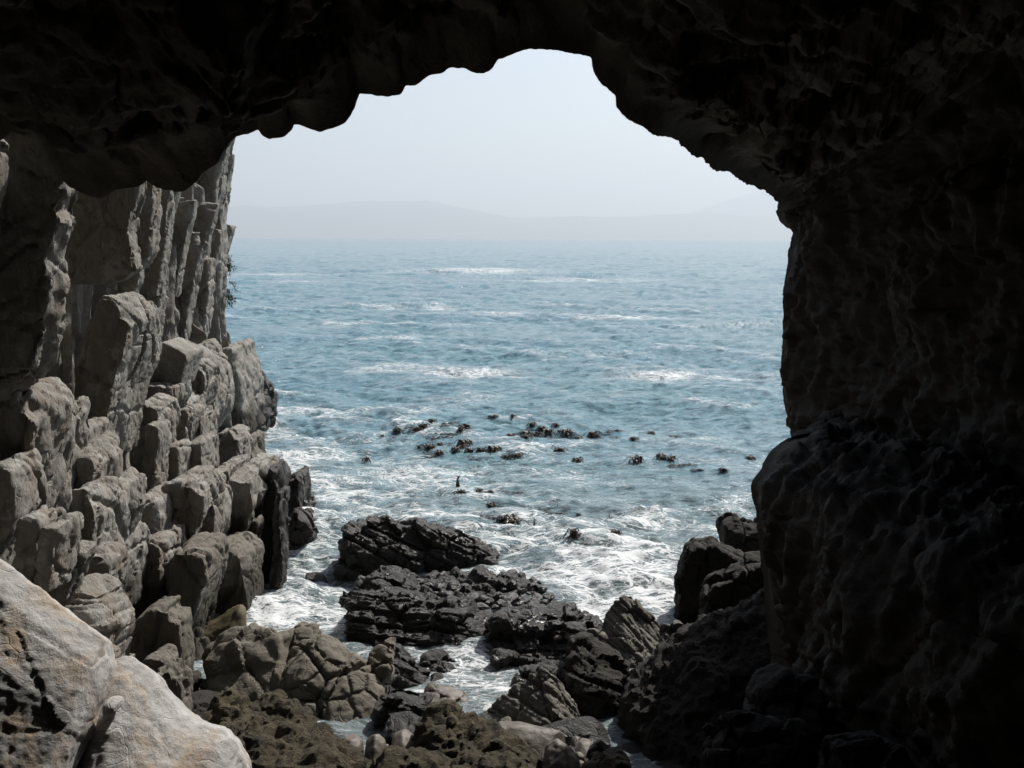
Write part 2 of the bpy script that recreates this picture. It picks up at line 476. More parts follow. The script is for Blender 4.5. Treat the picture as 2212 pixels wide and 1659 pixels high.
def build_cave():
    root = bpy.data.objects.new('sea_cave', None); COL.objects.link(root); root.location = (0, 9, 0)
    tag(root, 'huge dark cave mouth of shadowed rock arching over the view of the sea', 'cave')
    raw = np.array([(a, b, d) for a, b, d, _ in RIM], float)
    outd = {'L': (-1, .15), 'T': (-.18, 1), 'D': (.55, .84), 'R': (1, .05)}
    od = np.array([outd[t] for *_, t in RIM], float)
    w = pts(raw[:, 0], raw[:, 1], raw[:, 2])
    seg = np.r_[0, np.cumsum(np.linalg.norm(np.diff(w, axis=0), axis=1))]
    # finer sampling where the camera sees the rim
    vis = (raw[:, 0] > -60) & (raw[:, 1] < 1700)
    dens = np.where(vis, 1 / .022, 1 / .12)
    cum = np.r_[0, np.cumsum(np.diff(seg) * .5 * (dens[1:] + dens[:-1]))]
    n = int(cum[-1])
    s = np.interp(np.linspace(0, cum[-1], n), cum, seg)
    rim = np.stack([np.interp(s, seg, w[:, i]) for i in range(3)], -1)
    # take the ruler-straight look off the traced line
    rim[1:-1] = .25 * rim[:-2] + .5 * rim[1:-1] + .25 * rim[2:]
    o2 = np.stack([np.interp(s, seg, od[:, i]) for i in range(2)], -1)
    ker = np.hanning(61); ker /= ker.sum()
    for i in range(2):
        o2[:, i] = np.convolve(np.pad(o2[:, i], 30, mode='edge'), ker, 'valid')
    o2 /= np.linalg.norm(o2, axis=1)[:, None]
    out = np.stack([o2[:, 0], 0 * o2[:, 0], o2[:, 1]], -1)
    jit = .03 * fbm(rim * 3.5, 4, 3) + .012 * ridged(rim * 9, 3, 4)
    rim = rim + out * jit[:, None]
    D = rim[:, 1]
    # distances along the inside, dense near the lip
    u = np.r_[np.linspace(0, .3, 7)[:-1], np.linspace(.3, 6.5, 150)[:-1], np.linspace(6.5, 19, 40)]
    rings = []
    kw = np.hanning(121); kw /= kw.sum()
    soft = np.stack([np.convolve(np.pad(rim[:, i], 60, mode='edge'), kw, 'valid') for i in range(3)], -1)
    isT = np.clip(o2[:, 1], 0, 1)
    for t in u:
        y = D + (-9.0 - D) * (t / 19.0)
        rate = .50 * isT + .24 * (1 - isT)
        o = .32 * (1 - math.exp(-t / .22)) * (.35 + .65 * isT) + rate * 5.5 * (1 - np.exp(-t / 5.5))
        g = float(sstep(.05, 1.3, t))
        r = rim * (1 - g) + soft * g + out * o[:, None]; r[:, 1] = y
        if t > 14:
            q = ((t - 14) / 5) ** 2
            r[:, [0, 2]] = r[:, [0, 2]] * (1 - q) + np.array([0, 4.0]) * q
        rings.append(r)
    co = np.concatenate(rings); nr = len(u)
    f = grid_faces(nr, n)
    me = mesh_np('roof', co, f)
    no = get_no(me)
    # normals must look into the cave
    ctr = np.array([.2, 4, 5.0])
    if np.mean(np.einsum('ij,ij->i', no, ctr - co)) < 0:
        f = f[:, ::-1]; no = -no
    bpy.data.meshes.remove(me)
    T = np.repeat(u, n); wgt = sstep(-.02, .55, T) ** 1.2
    rw = np.tile(1 - isT, nr)
    p = co
    d = .50 * fbm(p * .55, 4, 201) + .20 * ridged(p * 1.3, 4, 205)
    hz, j, _ = layers(p, (.25, .35, .9), .42, 210, warp=.9, soft=.35, ws=.6)
    roofl = .12 * hz - .06 * np.exp(-(j / .12) ** 2)
    f1, f2, idv = worley(p * np.array([.9, .9, 1.1]) + .3 * fbm(p, 2, 215)[:, None], 217)
    roofl += .22 * (.6 - f1)
    fl = .34 * ridged(p * np.array([.9, .7, .22]), 4, 220) + .10 * ridged(p * np.array([2.6, 2.2, .6]), 3, 224)
    f1, f2, idv, fc = worley((p + .15 * fbm(p * 2, 2, 236)[:, None]) * 1.1, 237, True)
    fc = fc * (1 - .6 * rw); d = d * (1 - .4 * rw)
    d = d + roofl * (1 - rw) + fl * rw + .16 * fc + .07 * (idv - .5) - .05 * np.exp(-((f2 - f1) / .05) ** 2)
    d = d + .08 * fbm(p * 3.5, 4, 230) + .09 * ridged(p * 2.8, 4, 238) + .035 * ridged(p * 8, 3, 233)
    co = co + no * (d * wgt)[:, None]
    co[:, [0, 2]] += (np.tile(out[:, [0, 2]], (nr, 1)) * (.25 * wgt * 0)[:, None])
    colid = np.tile(np.arange(n), nr)
    # split: roof / side wall at the point where the arch meets the pillar
    ks = int(np.argmin(np.abs(s - seg[[i for i, q in enumerate(RIM) if q[0] == 1684 and q[1] == 440][0]])))
    fc = f.min(axis=1) % n
    fcmin = np.min(f % n, axis=1)
    for nm, msk in (('roof', fcmin < ks), ('side_wall', fcmin >= ks)):
        ff = f[msk]; used, inv = np.unique(ff, return_inverse=True)
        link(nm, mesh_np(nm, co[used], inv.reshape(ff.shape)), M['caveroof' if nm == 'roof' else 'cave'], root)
    # lip and the outer cliff face round the mouth
    orr = [rim]
    for dy, o in ((.12, .03), (.3, .12), (.5, .3), (.8, .8), (1.1, 1.6), (1.3, 3), (1.5, 6), (1.7, 12), (1.9, 26)):
        r = rim + out * o; r[:, 1] = D + dy; orr.append(r)
    oc = np.concatenate(orr)
    wg = np.repeat(np.r_[0, .2, .6, 1, 1, 1, 1, 1, 1, 1], n)
    oc[:, 1] += wg * (.12 * fbm(oc * .8, 3, 240) + .05)
    link('outer_face', mesh_np('outer_face', oc, grid_faces(len(orr), n)), M['shade'], root)  # near-black colour chosen to cut sunlight bouncing onto the cliff fronts
    for ch in root.children:
        ch.matrix_parent_inverse = Matrix.Translation((0, -9, 0))
    return root


build_cave()

#@@CLIFF
# ------------------------------------------------------------------ the cliff on the left: steep slabs of rock
cliff = bpy.data.objects.new('sea_cliff', None); COL.objects.link(cliff); cliff.location = (-8, 22, 0)
tag(cliff, 'tall grey cliff of steep jointed slabs rising from the surf beside the cave mouth', 'cliff')


def cl_parent(o):
    o.parent = cliff; o.matrix_parent_inverse = Matrix.Translation((8, -22, 0))
    return o


def build_cliff_face():
    ny, nz = 1050, 330
    y0, y1 = 11.0, 36.6
    y = y0 + (y1 - y0) * np.linspace(0, 1, ny) ** 1.15
    z = np.linspace(-1.2, 13.5, nz)
    Y, Z = np.meshgrid(y, z)
    Y = Y.ravel(); Z = Z.ravel()
    # slabs lean back and to the side as they rise
    P0 = np.stack([0 * Y, Y, Z], -1)
    uu = Y + .22 * fbm(np.stack([0 * Y, Y * .4, Z * .12], -1), 2, 301) + .035 * fbm(P0 * np.array([1, .5, .5]), 2, 302)
    YS = Y + (.46 - .40 * sstep(24, 35, Y)) * (Z - 7)
    x = -(5.1 + .13 * YS)
    x += .055 * np.clip(7 - Z, 0, 8) ** 1.5 * .5
    tot = 0
    for sp, amp, zl, sd_ in ((1.7, .55, 6.5, 310), (.62, .34, 4.2, 320), (.23, .13, 2.4, 330)):
        kk = np.floor(uu / sp); fr = uu / sp - kk
        # each slab breaks at its own heights
        off = rnd(kk.astype(np.int64), 0 * kk.astype(np.int64), 0 * kk.astype(np.int64), sd_) * 5
        zk = (Z + off * 3 + .25 * (fr - .5) + .15 * fbm(P0 * 1.5, 2, sd_ + 3)) / zl
        zi = np.floor(zk).astype(np.int64); zf = zk - zi
        ki = kk.astype(np.int64)
        a = rnd(ki, zi, 0 * ki, sd_ + 1)
        b = rnd(ki, zi + 1, 0 * ki, sd_ + 1)
        wz = sstep(.92, 1, zf)
        h = a * (1 - wz) + b * wz
        # rounded slab edge
        e = np.minimum(fr, 1 - fr) * sp
        ed = -.7 * amp * sstep(.45, .6, fr) * sstep(1.0, .93, fr) - .35 * amp * np.exp(-(e / (.045 + .02 * sp)) ** 2)
        tot = tot + amp * (h * 2 - 1) * (1.0 if sp > .3 else 1) + ed
    x = x + tot
    P = P0
    q = P @ np.array([[1, 0, 0], [0, 1, .30], [0, 0, 1]]).T
    x = x + .05 * ridged(P * np.array([.6, 2.6, .5]), 4, 340) + .035 * fbm(P * np.array([1, 3.5, 1.1]), 4, 341) + .03 * ridged(P * np.array([3, 7, 2.2]), 3, 342)
    # far end curls back out of sight
    x = x - 3.5 * sstep(35.3, 36.6, Y) ** 2
    P = np.stack([x, YS + .05 * fbm(np.stack([x, Y, Z], -1) * 2.2, 3, 345), Z], -1)
    f = grid_faces(nz, ny)
    me = mesh_np('rock_face', P, f)
    o = link('rock_face', me, M['cliff']); cl_parent(o); me.set_sharp_from_angle(angle=R(38))
    # closing top and back
    top = [(x_, y_, 13.5) for x_, y_ in zip(P[-ny:, 0], P[-ny:, 1])]
    bm = bmesh.new()
    for i in range(0, ny - 10, 10):
        a, b = top[i], top[i + 10]
        vs = [bm.verts.new(v) for v in ((a[0], a[1], 13.49), (b[0], b[1], 13.49), (-30, b[1] + .8, 16), (-30, a[1] + .8, 16))]
        bm.faces.new(vs)
    b = P[ny - 1::ny]
    for i in range(0, nz - 6, 6):
        a, c_ = b[i], b[i + 6]
        vs = [bm.verts.new(v) for v in (tuple(a), tuple(c_), (-30, 38, c_[2]), (-30, 38, a[2]))]
        bm.faces.new(vs)
    me = bpy.data.meshes.new('cliff_top'); bm.to_mesh(me); bm.free()
    cl_parent(link('cliff_top', me, M['cliff'], smooth=False))


build_cliff_face()

CA = aniso((.35, -.75, .25), 1.5, .5)
NB = dict(fb=(.014, 1.7), ri=(.018, 3.2), crack=(.6, .045, .024), st=((.93, -.25, -.26), .70, .006, .06), bl=(CA, 1.6, .014, .02), fine=(.013, 11), ch=(4, .88, .985, .25))


def cb(name, poly, d, tb, mat='cliff', skew=(.0, .0), vox=.030, sm=0, prof=SLAB, drop=0, **k):
    kk = dict(NB)
    if name in ('rock_fin', 'rock_knob', 'tilted_block', 'sea_stack', 'rock_wedge'): kk.update(st=None, ch=(5, .86, .98, .4))
    kk.update(k)
    o = rock(name, poly, d, .5, tb, M[mat], prof=prof, vox=vox, sm=sm, skew=skew, drop=drop, parent=cliff, **kk)
    cl_parent(o)
    return o


# front faces traced from the photograph, each with its own distance and depth
cb('rock_buttress', [(-260, 230), (128, 270), (134, 420), (118, 450), (126, 480), (104, 520), (96, 560), (108, 590), (98, 640), (92, 720), (76, 790), (40, 832), (0, 856), (-260, 900)], 12.2, .55, vox=.035, ri=(.07, 2.2), lump=(.06, 3.0), ch=(5, .86, .98))
cb('rock_fin', [(-200, 250), (-14, 280), (-20, 360), (-34, 450), (-60, 520), (-200, 560)], 11.4, .4)
cb('rock_fin', [(120, 610), (120, 260), (300, 270), (296, 420), (282, 450), (272, 500), (278, 545), (288, 580), (262, 600), (220, 612)], 16.0, .4, ri=(.03, 2.4))
cb('rock_fin', [(270, 560), (285, 470), (298, 400), (306, 300), (334, 300), (330, 400), (328, 470), (322, 545), (300, 580)], 19.0, .5, ri=(.03, 2.4))
cb('rock_fin', [(318, 640), (330, 540), (345, 430), (350, 330), (366, 330), (364, 430), (358, 500), (345, 580), (338, 640)], 21.8, .4, ri=(.03, 2.4))
cb('rock_fin', [(405, 660), (418, 560), (440, 470), (452, 400), (470, 370), (478, 400), (476, 480), (474, 560), (470, 640), (440, 670)], 33.0, .8, vox=.05, ri=(.08, 1.6))
cb('rock_fin', [(300, 760), (318, 650), (336, 560), (352, 560), (345, 640), (330, 730)], 22.0, .5, ri=(.03, 2.4))
cb('rock_fin', [(400, 745), (410, 640), (432, 560), (452, 560), (448, 660), (436, 745)], 28.0, .6, ri=(.03, 2.4))
rf = random.Random(41)
yf = 14.2
while yf < 35:
    xr = -(5.1 + .13 * yf) + rf.uniform(.05, .5)
    pr = PW / 2 + xr / yf * FPX
    if pr > 285:
        pt, pb = rf.choice((250, 300, 420, 480, 540)) + rf.uniform(-30, 30), 0
        pb = pt + rf.uniform(130, 330); ln = .20; wd = rf.uniform(40, 70)
        q_ = [(t_, pt + (pb - pt) * t_) for t_ in (0, .2, .4, .6, .8, 1)]
        right = [(pr + (pb - pt) * ln * (.5 - t_) + rf.uniform(-5, 5), y_) for t_, y_ in q_]
        left = [(x_ - wd * (.6 + .5 * t_), y_ + rf.uniform(-8, 8)) for (x_, y_), (t_, _) in zip(right, q_)]
        cb('rock_fin', left[::-1] + right, yf, rf.uniform(.18, .42) * (1 + (yf - 14) * .03), ri=(.025, 2.6), vox=.034 + (yf - 14) * .001)
    yf += rf.uniform(.55, .95)
cb('rock_column', [(170, 960), (160, 800), (200, 650), (220, 640), (258, 648), (276, 700), (262, 780), (240, 850), (225, 960), (215, 1010), (180, 1010)], 16.4, 1.7)
cb('rock_column', [(244, 835), (250, 760), (266, 718), (296, 722), (308, 750), (306, 790), (285, 840), (262, 880), (244, 900)], 18.6, 1.0)
cb('rock_column', [(228, 690), (262, 655), (290, 668), (310, 730), (300, 780), (240, 780)], 19.6, 1.2)
cb('tilted_block', [(350, 738), (409, 764), (400, 790), (386, 838), (350, 832), (316, 822), (322, 790), (330, 770)], 21.0, 1.1, vox=.04, sm=1, crack=None, bl=None, fb=(.02, 1), ri=(.015, 2))
cb('rock_block', [(300, 834), (372, 838), (372, 866), (352, 900), (300, 905), (287, 870)], 20.4, 1.4)
cb('rock_column', [(272, 910), (300, 868), (340, 886), (345, 925), (338, 1000), (330, 1060), (272, 1060)], 18.8, 1.3)
cb('rock_column', [(315, 918), (342, 920), (344, 960), (336, 1010), (330, 1075), (300, 1070), (310, 990)], 18.3, .7)
cb('rock_column', [(352, 1080), (353, 990), (362, 963), (380, 963), (388, 980), (384, 1020), (375, 1085)], 19.4, .9)
cb('rock_column', [(375, 1090), (388, 1000), (404, 962), (420, 953), (434, 960), (434, 1040), (430, 1095)], 20.2, 1.3)
cb('rock_column', [(362, 970), (368, 915), (384, 885), (402, 886), (408, 900), (396, 960), (385, 990)], 20.6, 1.2)
cb('rock_column', [(404, 960), (412, 905), (424, 894), (434, 900), (436, 960), (425, 985)], 21.5, 1.2)
cb('rock_column', [(366, 895), (372, 862), (390, 856), (406, 872), (408, 895), (395, 925)], 22.0, 1.4)
cb('rock_column', [(395, 880), (400, 820), (410, 784), (425, 783), (443, 806), (444, 835), (430, 880), (415, 905)], 23.2, 1.3)
cb('rock_column', [(405, 800), (408, 750), (420, 745), (440, 770), (456, 810), (466, 850), (464, 900), (440, 945), (425, 930), (440, 850)], 25.2, 1.8, ri=(.03, 2.5))
cb('rock_tower', [(464, 945), (468, 860), (470, 780), (480, 752), (490, 748), (500, 755), (502, 780), (512, 800), (520, 850), (524, 900), (525, 945)], 33.5, 3.0, vox=.06, ri=(.12, 1.2))
cb('sea_stack', [(512, 930), (514, 812), (525, 804), (540, 808), (554, 826), (562, 850), (564, 880), (572, 905), (572, 925)], 37.2, 2.5, 'wetcliff', vox=.06, prof=BOULDER, ri=(.14, 1.2), bl=(np.eye(3), 1.6, .12, .04))
cb('rock_block', [(437, 1005), (446, 968), (468, 936), (480, 936), (472, 970), (455, 1005)], 24.2, 1.0)
cb('rock_block', [(455, 1010), (465, 970), (478, 945), (492, 932), (515, 944), (518, 955), (518, 1010)], 23.8, 1.2, sm=1)
cb('rock_block', [(519, 1010), (521, 955), (530, 948), (541, 958), (541, 985), (548, 1010)], 24.8, 1.5, 'cliff_low')
cb('rock_block', [(438, 1240), (436, 1100), (448, 1042), (460, 1018), (498, 1014), (497, 1040), (482, 1090), (470, 1150), (462, 1240)], 20.8, 1.6, vox=.04)
cb('rock_block', [(455, 1290), (470, 1160), (485, 1080), (498, 1022), (545, 1025), (548, 1060), (552, 1078), (540, 1115), (530, 1160), (520, 1200), (500, 1290)], 20.3, 2.3, vox=.04, sm=1, bl=(CA, .7, .03, .012))
cb('rock_slab', [(505, 1270), (530, 1170), (540, 1122), (552, 1120), (556, 1140), (545, 1190), (520, 1260)], 20.5, .9)
cb('rock_slab', [(515, 1330), (535, 1220), (548, 1110), (558, 1060), (568, 1062), (566, 1110), (556, 1170), (548, 1250), (540, 1330)], 21.0, .8, 'wetcliff', ri=(.03, 3))
cb('rock_slab', [(540, 1320), (552, 1230), (566, 1120), (572, 1070), (582, 1010), (592, 1005), (598, 1050), (592, 1120), (596, 1200), (590, 1300)], 21.3, .9, 'wetcliff', ri=(.03, 3))
cb('rock_slab', [(573, 1320), (585, 1200), (590, 1120), (598, 1065), (606, 1068), (604, 1130), (612, 1200), (606, 1270), (600, 1320)], 20.6, .8, 'wetcliff', ri=(.03, 3))
cb('rock_slab', [(600, 1190), (604, 1090), (610, 1060), (625, 1040), (640, 1032), (646, 1040), (645, 1100), (640, 1140), (632, 1190)], 25.0, 1.5, 'wetcliff', ri=(.07, 1.8))
cb('rock_knob', [(604, 1185), (618, 1130), (640, 1105), (660, 1112), (668, 1130), (674, 1165), (655, 1185)], 23.9, 1.2, 'wetcliff', prof=BOULDER, bl=(np.eye(3), 2.2, .10, .05))
cb('rock_knob', [(655, 1175), (660, 1125), (676, 1118), (690, 1128), (691, 1150), (680, 1172)], 24.6, .9, 'wetcliff', prof=BOULDER, bl=(np.eye(3), 2.2, .08, .05))
cb('rock_knob', [(566, 1020), (580, 990), (600, 995), (612, 1030), (612, 1060), (575, 1060)], 24.3, 1.2, 'wetcliff', prof=BOULDER)
cb('rock_block', [(325, 1300), (332, 1120), (338, 1062), (352, 1048), (380, 1041), (415, 1044), (440, 1066), (442, 1110), (425, 1150), (405, 1200), (395, 1300)], 18.2, 1.5, vox=.04, crack=(1.5, .06, .05))
cb('rock_block', [(402, 1290), (410, 1160), (424, 1120), (438, 1062), (450, 1066), (462, 1100), (464, 1130), (460, 1180), (455, 1250), (448, 1290)], 18.8, 1.3)
cb('rock_block', [(275, 1110), (276, 1060), (292, 1048), (325, 1054), (332, 1075), (330, 1110)], 18.3, .9)
cb('rock_block', [(272, 1200), (275, 1090), (300, 1078), (332, 1088), (340, 1130), (336, 1200)], 17.4, 1.5)
cb('rock_column', [(272, 1420), (262, 1300), (268, 1200), (285, 1172), (330, 1170), (346, 1180), (350, 1300), (345, 1420)], 16.8, 1.5)
cb('rock_column', [(345, 1500), (350, 1330), (352, 1220), (378, 1196), (415, 1195), (440, 1206), (445, 1230), (446, 1255), (430, 1300), (415, 1340), (405, 1400), (398, 1460), (390, 1500)], 16.6, 1.5, 'cliff_low', vox=.04)
cb('rock_block', [(430, 1370), (440, 1290), (446, 1215), (458, 1190), (500, 1190), (528, 1212), (535, 1235), (532, 1290), (534, 1350)], 18.7, 1.4, 'cliff_low', vox=.04)
cb('rock_knob', [(530, 1345), (533, 1290), (534, 1240), (545, 1238), (550, 1256), (546, 1300), (540, 1345)], 19.2, .7, 'cliff_low')
# nearer lumps on the left
cb('rock_column', [(-120, 1140), (-60, 860), (10, 842), (40, 850), (66, 880), (74, 910), (70, 950), (55, 990), (40, 1040), (30, 1140)], 12.3, 1.2, lump=(.025, 3.0))
cb('rock_column', [(-100, 1300), (-40, 1010), (0, 1000), (24, 1020), (30, 1060), (32, 1120), (20, 1150), (0, 1180), (-20, 1300)], 11.6, .9, lump=(.025, 3.0))
cb('rock_column', [(30, 1170), (45, 1060), (60, 990), (64, 930), (80, 914), (92, 945), (92, 1010), (88, 1060), (80, 1170)], 12.9, 1.0, lump=(.025, 3.0))
cb('rock_column', [(70, 1150), (82, 1000), (96, 900), (110, 880), (120, 915), (124, 960), (118, 1060), (115, 1150)], 13.8, 1.2, lump=(.025, 3.0))
cb('rock_knob', [(118, 990), (124, 935), (140, 926), (160, 928), (171, 940), (170, 965), (192, 975), (192, 1000), (150, 1010)], 14.9, 1.2, lump=(.025, 3.0))
cb('rock_column', [(110, 1200), (112, 1060), (125, 990), (160, 970), (190, 985), (205, 1010), (200, 1060), (186, 1110), (180, 1200)], 14.5, 1.2, lump=(.025, 3.0))
cb('rock_knob', [(180, 1080), (188, 1000), (205, 980), (215, 995), (222, 1010), (210, 1040), (222, 1060), (215, 1090)], 15.6, .8, lump=(.025, 3.0))
cb('rock_block', [(185, 1240), (190, 1090), (200, 1050), (215, 1046), (258, 1060), (262, 1090), (265, 1120), (252, 1150), (230, 1200), (215, 1240)], 15.2, 1.1, lump=(.08, 1.8))
cb('rock_knob', [(214, 1066), (225, 1045), (248, 1032), (259, 1042), (260, 1066), (235, 1075)], 15.9, .8)
cb('rock_column', [(200, 1330), (222, 1230), (228, 1165), (245, 1152), (268, 1160), (274, 1180), (272, 1240), (265, 1330)], 15.8, 1.1)
cb('rock_column', [(100, 1330), (125, 1120), (150, 1060), (180, 1060), (205, 1110), (205, 1250), (195, 1330)], 13.9, 1.3, lump=(.1, 1.6))
cb('rock_column', [(22, 1290), (26, 1180), (36, 1128), (52, 1120), (76, 1124), (86, 1142), (80, 1200), (68, 1290)], 11.4, .7, vox=.035)
cb('rock_column', [(68, 1285), (78, 1200), (82, 1146), (95, 1140), (126, 1144), (125, 1165), (116, 1230), (108, 1285)], 11.2, .75, vox=.035, sm=1)
cb('rock_wedge', [(112, 1300), (128, 1195), (140, 1191), (178, 1192), (176, 1210), (160, 1240), (140, 1300)], 11.9, .45, vox=.03, sm=1)
cb('rock_block', [(160, 1250), (178, 1215), (188, 1203), (215, 1201), (234, 1212), (232, 1250), (200, 1270)], 12.9, .7, vox=.035)
#@@ROCKS
# ------------------------------------------------------------------ loose rocks and boulders
BD = (.42, .1, .9)
DK = dict(fb=(.05, 1.0), ri=(.05, 2.0), st=((.35, .25, .9), .30, .06, .05), bl=(np.eye(3), 2.2, .06, .05), fine=(.022, 9))
WD = dict(fb=(.10, 1.2), ri=(.07, 2.4), lump=(.13, 4.2), fine=(.06, 9), crack=None, ch=None)
CLN = dict(fb=(.04, 1.5), ri=(.0, 1), fine=(.006, 8), ch=(6, .85, .97))

rock('wave_washed_rock', [(722, 1228), (738, 1212), (742, 1190), (744, 1165), (748, 1140), (756, 1128), (790, 1124), (806, 1117), (835, 1119), (852, 1126), (890, 1130), (930, 1136), (975, 1146), (1012, 1152), (1042, 1162), (1062, 1176), (1067, 1192), (1062, 1228)],
     22.6, .6, 1.1, M['dark'], drop=.7, vox=.036, prof=[(-1, .95, .66), (-.62, 1, .84), (-.25, 1, .98), (0, 1, 1), (.5, .94, .9), (1, .8, .55)], **{**DK, 'st': ((.42, .25, .85), .24, .05, .05), 'ch': (3, .96, .99)},
     label='largest dark wet rock in the surf, flat topped block beyond the layered rock', cat='rock')
rock('layered_rock', [(765, 1392), (768, 1350), (766, 1310), (764, 1280), (790, 1268), (840, 1270), (900, 1275), (960, 1292), (985, 1282), (1020, 1304), (1062, 1336), (1084, 1356), (1072, 1376), (1040, 1392)],
     18.4, 1.0, 1.1, M['dark'], drop=.6, vox=.034, prof=[(-1, .96, .70), (-.6, 1, .86), (-.25, 1, .97), (0, 1, 1), (.5, .95, .9), (1, .8, .5)], **{**DK, 'st': ((.10, .35, .93), .20, .11, .06)},
     label='dark layered rock with glistening sloping right end, in front of the flat topped surf rock', cat='rock')
rock('humped_rock', [(770, 1300), (778, 1265), (792, 1245), (812, 1231), (850, 1228), (876, 1240), (905, 1262), (925, 1285), (930, 1305)],
     20.1, .8, .9, M['dark'], drop=.4, vox=.034, **DK, label='low dark hump of rock just behind the layered rock', cat='rock')
rock('low_stone', [(742, 1284), (752, 1275), (770, 1270), (790, 1272), (795, 1290)], 19.7, .4, .3, M['dark'], drop=.3, vox=.03, prof=LOW, **DK,
     label='small dark nub of rock poking out left of the humped rock', cat='rock')
rock('rock_shelf', [(870, 1322), (884, 1268), (920, 1246), (1000, 1240), (1100, 1240), (1160, 1262), (1196, 1296), (1196, 1322)], 20.4, 1.1, 1.1, M['dark'], prof=LOW, drop=.5, vox=.036, **{**DK, 'fb': (.06, 1.5), 'lump': (.14, 3.2)},
     label='low wet shelf of black rock strewn with cobbles behind the layered rock', cat='rock')
rock('broad_dark_rock', [(1040, 1426), (1050, 1372), (1075, 1334), (1120, 1324), (1160, 1316), (1180, 1326), (1195, 1309), (1250, 1307), (1274, 1320), (1280, 1340), (1296, 1362), (1290, 1426)],
     17.7, 1.0, 1.0, M['dark'], drop=.5, vox=.036, prof=[(-1, .96, .70), (-.6, 1, .86), (-.25, 1, .97), (0, 1, 1), (.5, .95, .9), (1, .8, .5)], **{**DK, 'st': ((.05, .3, .95), .26, .09, .06)},
     label='broad flat dark rock between the layered rock and the pointed grey rock', cat='rock')
rock('pointed_rock', [(1280, 1440), (1298, 1362), (1308, 1330), (1324, 1302), (1344, 1285), (1362, 1288), (1390, 1312), (1424, 1346), (1462, 1380), (1470, 1410), (1420, 1440)], 17.5, .9, .9, M['grey'], drop=.5, vox=.026, sm=0,
     prof=[(-1, 1.0, .52), (-.45, 1.02, .80), (0, 1, 1), (.5, .9, .84), (1, .7, .5)], fb=(.02, 1.3), ri=(.02, 2.4), crack=(.9, .03, .03), ch=None, st=((.72, .25, .65), .24, .022, .045), bl=(aniso((.72, .25, .65), 1.5, .7), 1.6, .022, .02),
     label='pointed grey rock with a sunlit sloping side, beside the dark weedy bank', cat='rock')
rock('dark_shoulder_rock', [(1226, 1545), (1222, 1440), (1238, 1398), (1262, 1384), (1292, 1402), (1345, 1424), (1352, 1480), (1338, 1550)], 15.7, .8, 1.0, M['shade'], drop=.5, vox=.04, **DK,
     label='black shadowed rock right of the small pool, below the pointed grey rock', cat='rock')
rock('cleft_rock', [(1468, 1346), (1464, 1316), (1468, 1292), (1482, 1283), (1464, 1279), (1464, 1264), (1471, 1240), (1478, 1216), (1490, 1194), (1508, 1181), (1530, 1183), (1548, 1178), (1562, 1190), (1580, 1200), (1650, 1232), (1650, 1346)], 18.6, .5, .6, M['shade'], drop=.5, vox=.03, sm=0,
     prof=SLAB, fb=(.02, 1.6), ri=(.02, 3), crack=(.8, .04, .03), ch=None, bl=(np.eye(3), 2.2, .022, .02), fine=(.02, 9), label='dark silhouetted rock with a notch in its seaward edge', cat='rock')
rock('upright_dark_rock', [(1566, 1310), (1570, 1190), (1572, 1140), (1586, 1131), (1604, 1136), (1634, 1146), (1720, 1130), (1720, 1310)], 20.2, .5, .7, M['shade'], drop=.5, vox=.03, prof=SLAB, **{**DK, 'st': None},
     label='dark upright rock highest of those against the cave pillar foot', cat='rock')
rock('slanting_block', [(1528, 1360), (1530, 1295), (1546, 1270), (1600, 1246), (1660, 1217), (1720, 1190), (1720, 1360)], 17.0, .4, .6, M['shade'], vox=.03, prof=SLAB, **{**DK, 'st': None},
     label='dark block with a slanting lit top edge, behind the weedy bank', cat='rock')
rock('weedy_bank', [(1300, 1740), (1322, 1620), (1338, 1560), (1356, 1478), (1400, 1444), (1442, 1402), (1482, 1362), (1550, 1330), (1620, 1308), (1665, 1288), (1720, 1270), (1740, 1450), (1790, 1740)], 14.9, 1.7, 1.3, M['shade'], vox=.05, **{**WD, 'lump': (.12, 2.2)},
     label='black weed covered bank of rock sloping down from the cave pillar', cat='rock')
rock('tidal_wedge', [(838, 1478), (842, 1428), (856, 1416), (886, 1426), (916, 1446), (946, 1462), (966, 1480)], 16.2, .45, .4, M['dark'], drop=.35, vox=.028, prof=LOW, **DK,
     label='dark wet wedge of rock at the left edge of the small pool', cat='rock')
rock('tidal_wedge', [(917, 1452), (922, 1410), (944, 1405), (985, 1418), (1022, 1440), (1046, 1456)], 16.7, .4, .4, M['dark'], drop=.35, vox=.028, prof=LOW, **DK,
     label='black wedge of rock in the pool just below the layered rock', cat='rock')
rock('pool_boulder', [(908, 1545), (916, 1494), (926, 1483), (962, 1482), (1000, 1486), (1014, 1502), (1016, 1545)], 15.3, .45, .5, M['smooth'], drop=.3, vox=.026, prof=LOW, **{**CLN, 'fb': (.06, 1.6), 'bl': (np.eye(3), 2, .04, .02)},
     label='wet boulder with pale shining top at the near edge of the pool', cat='boulder')
rock('wet_rock', [(816, 1640), (820, 1516), (850, 1508), (890, 1521), (930, 1532), (936, 1640)], 14.4, .4, .6, M['dark'], vox=.03, prof=SLAB, **DK,
     label='dark dripping rock face between the big olive boulder and the pool', cat='rock')
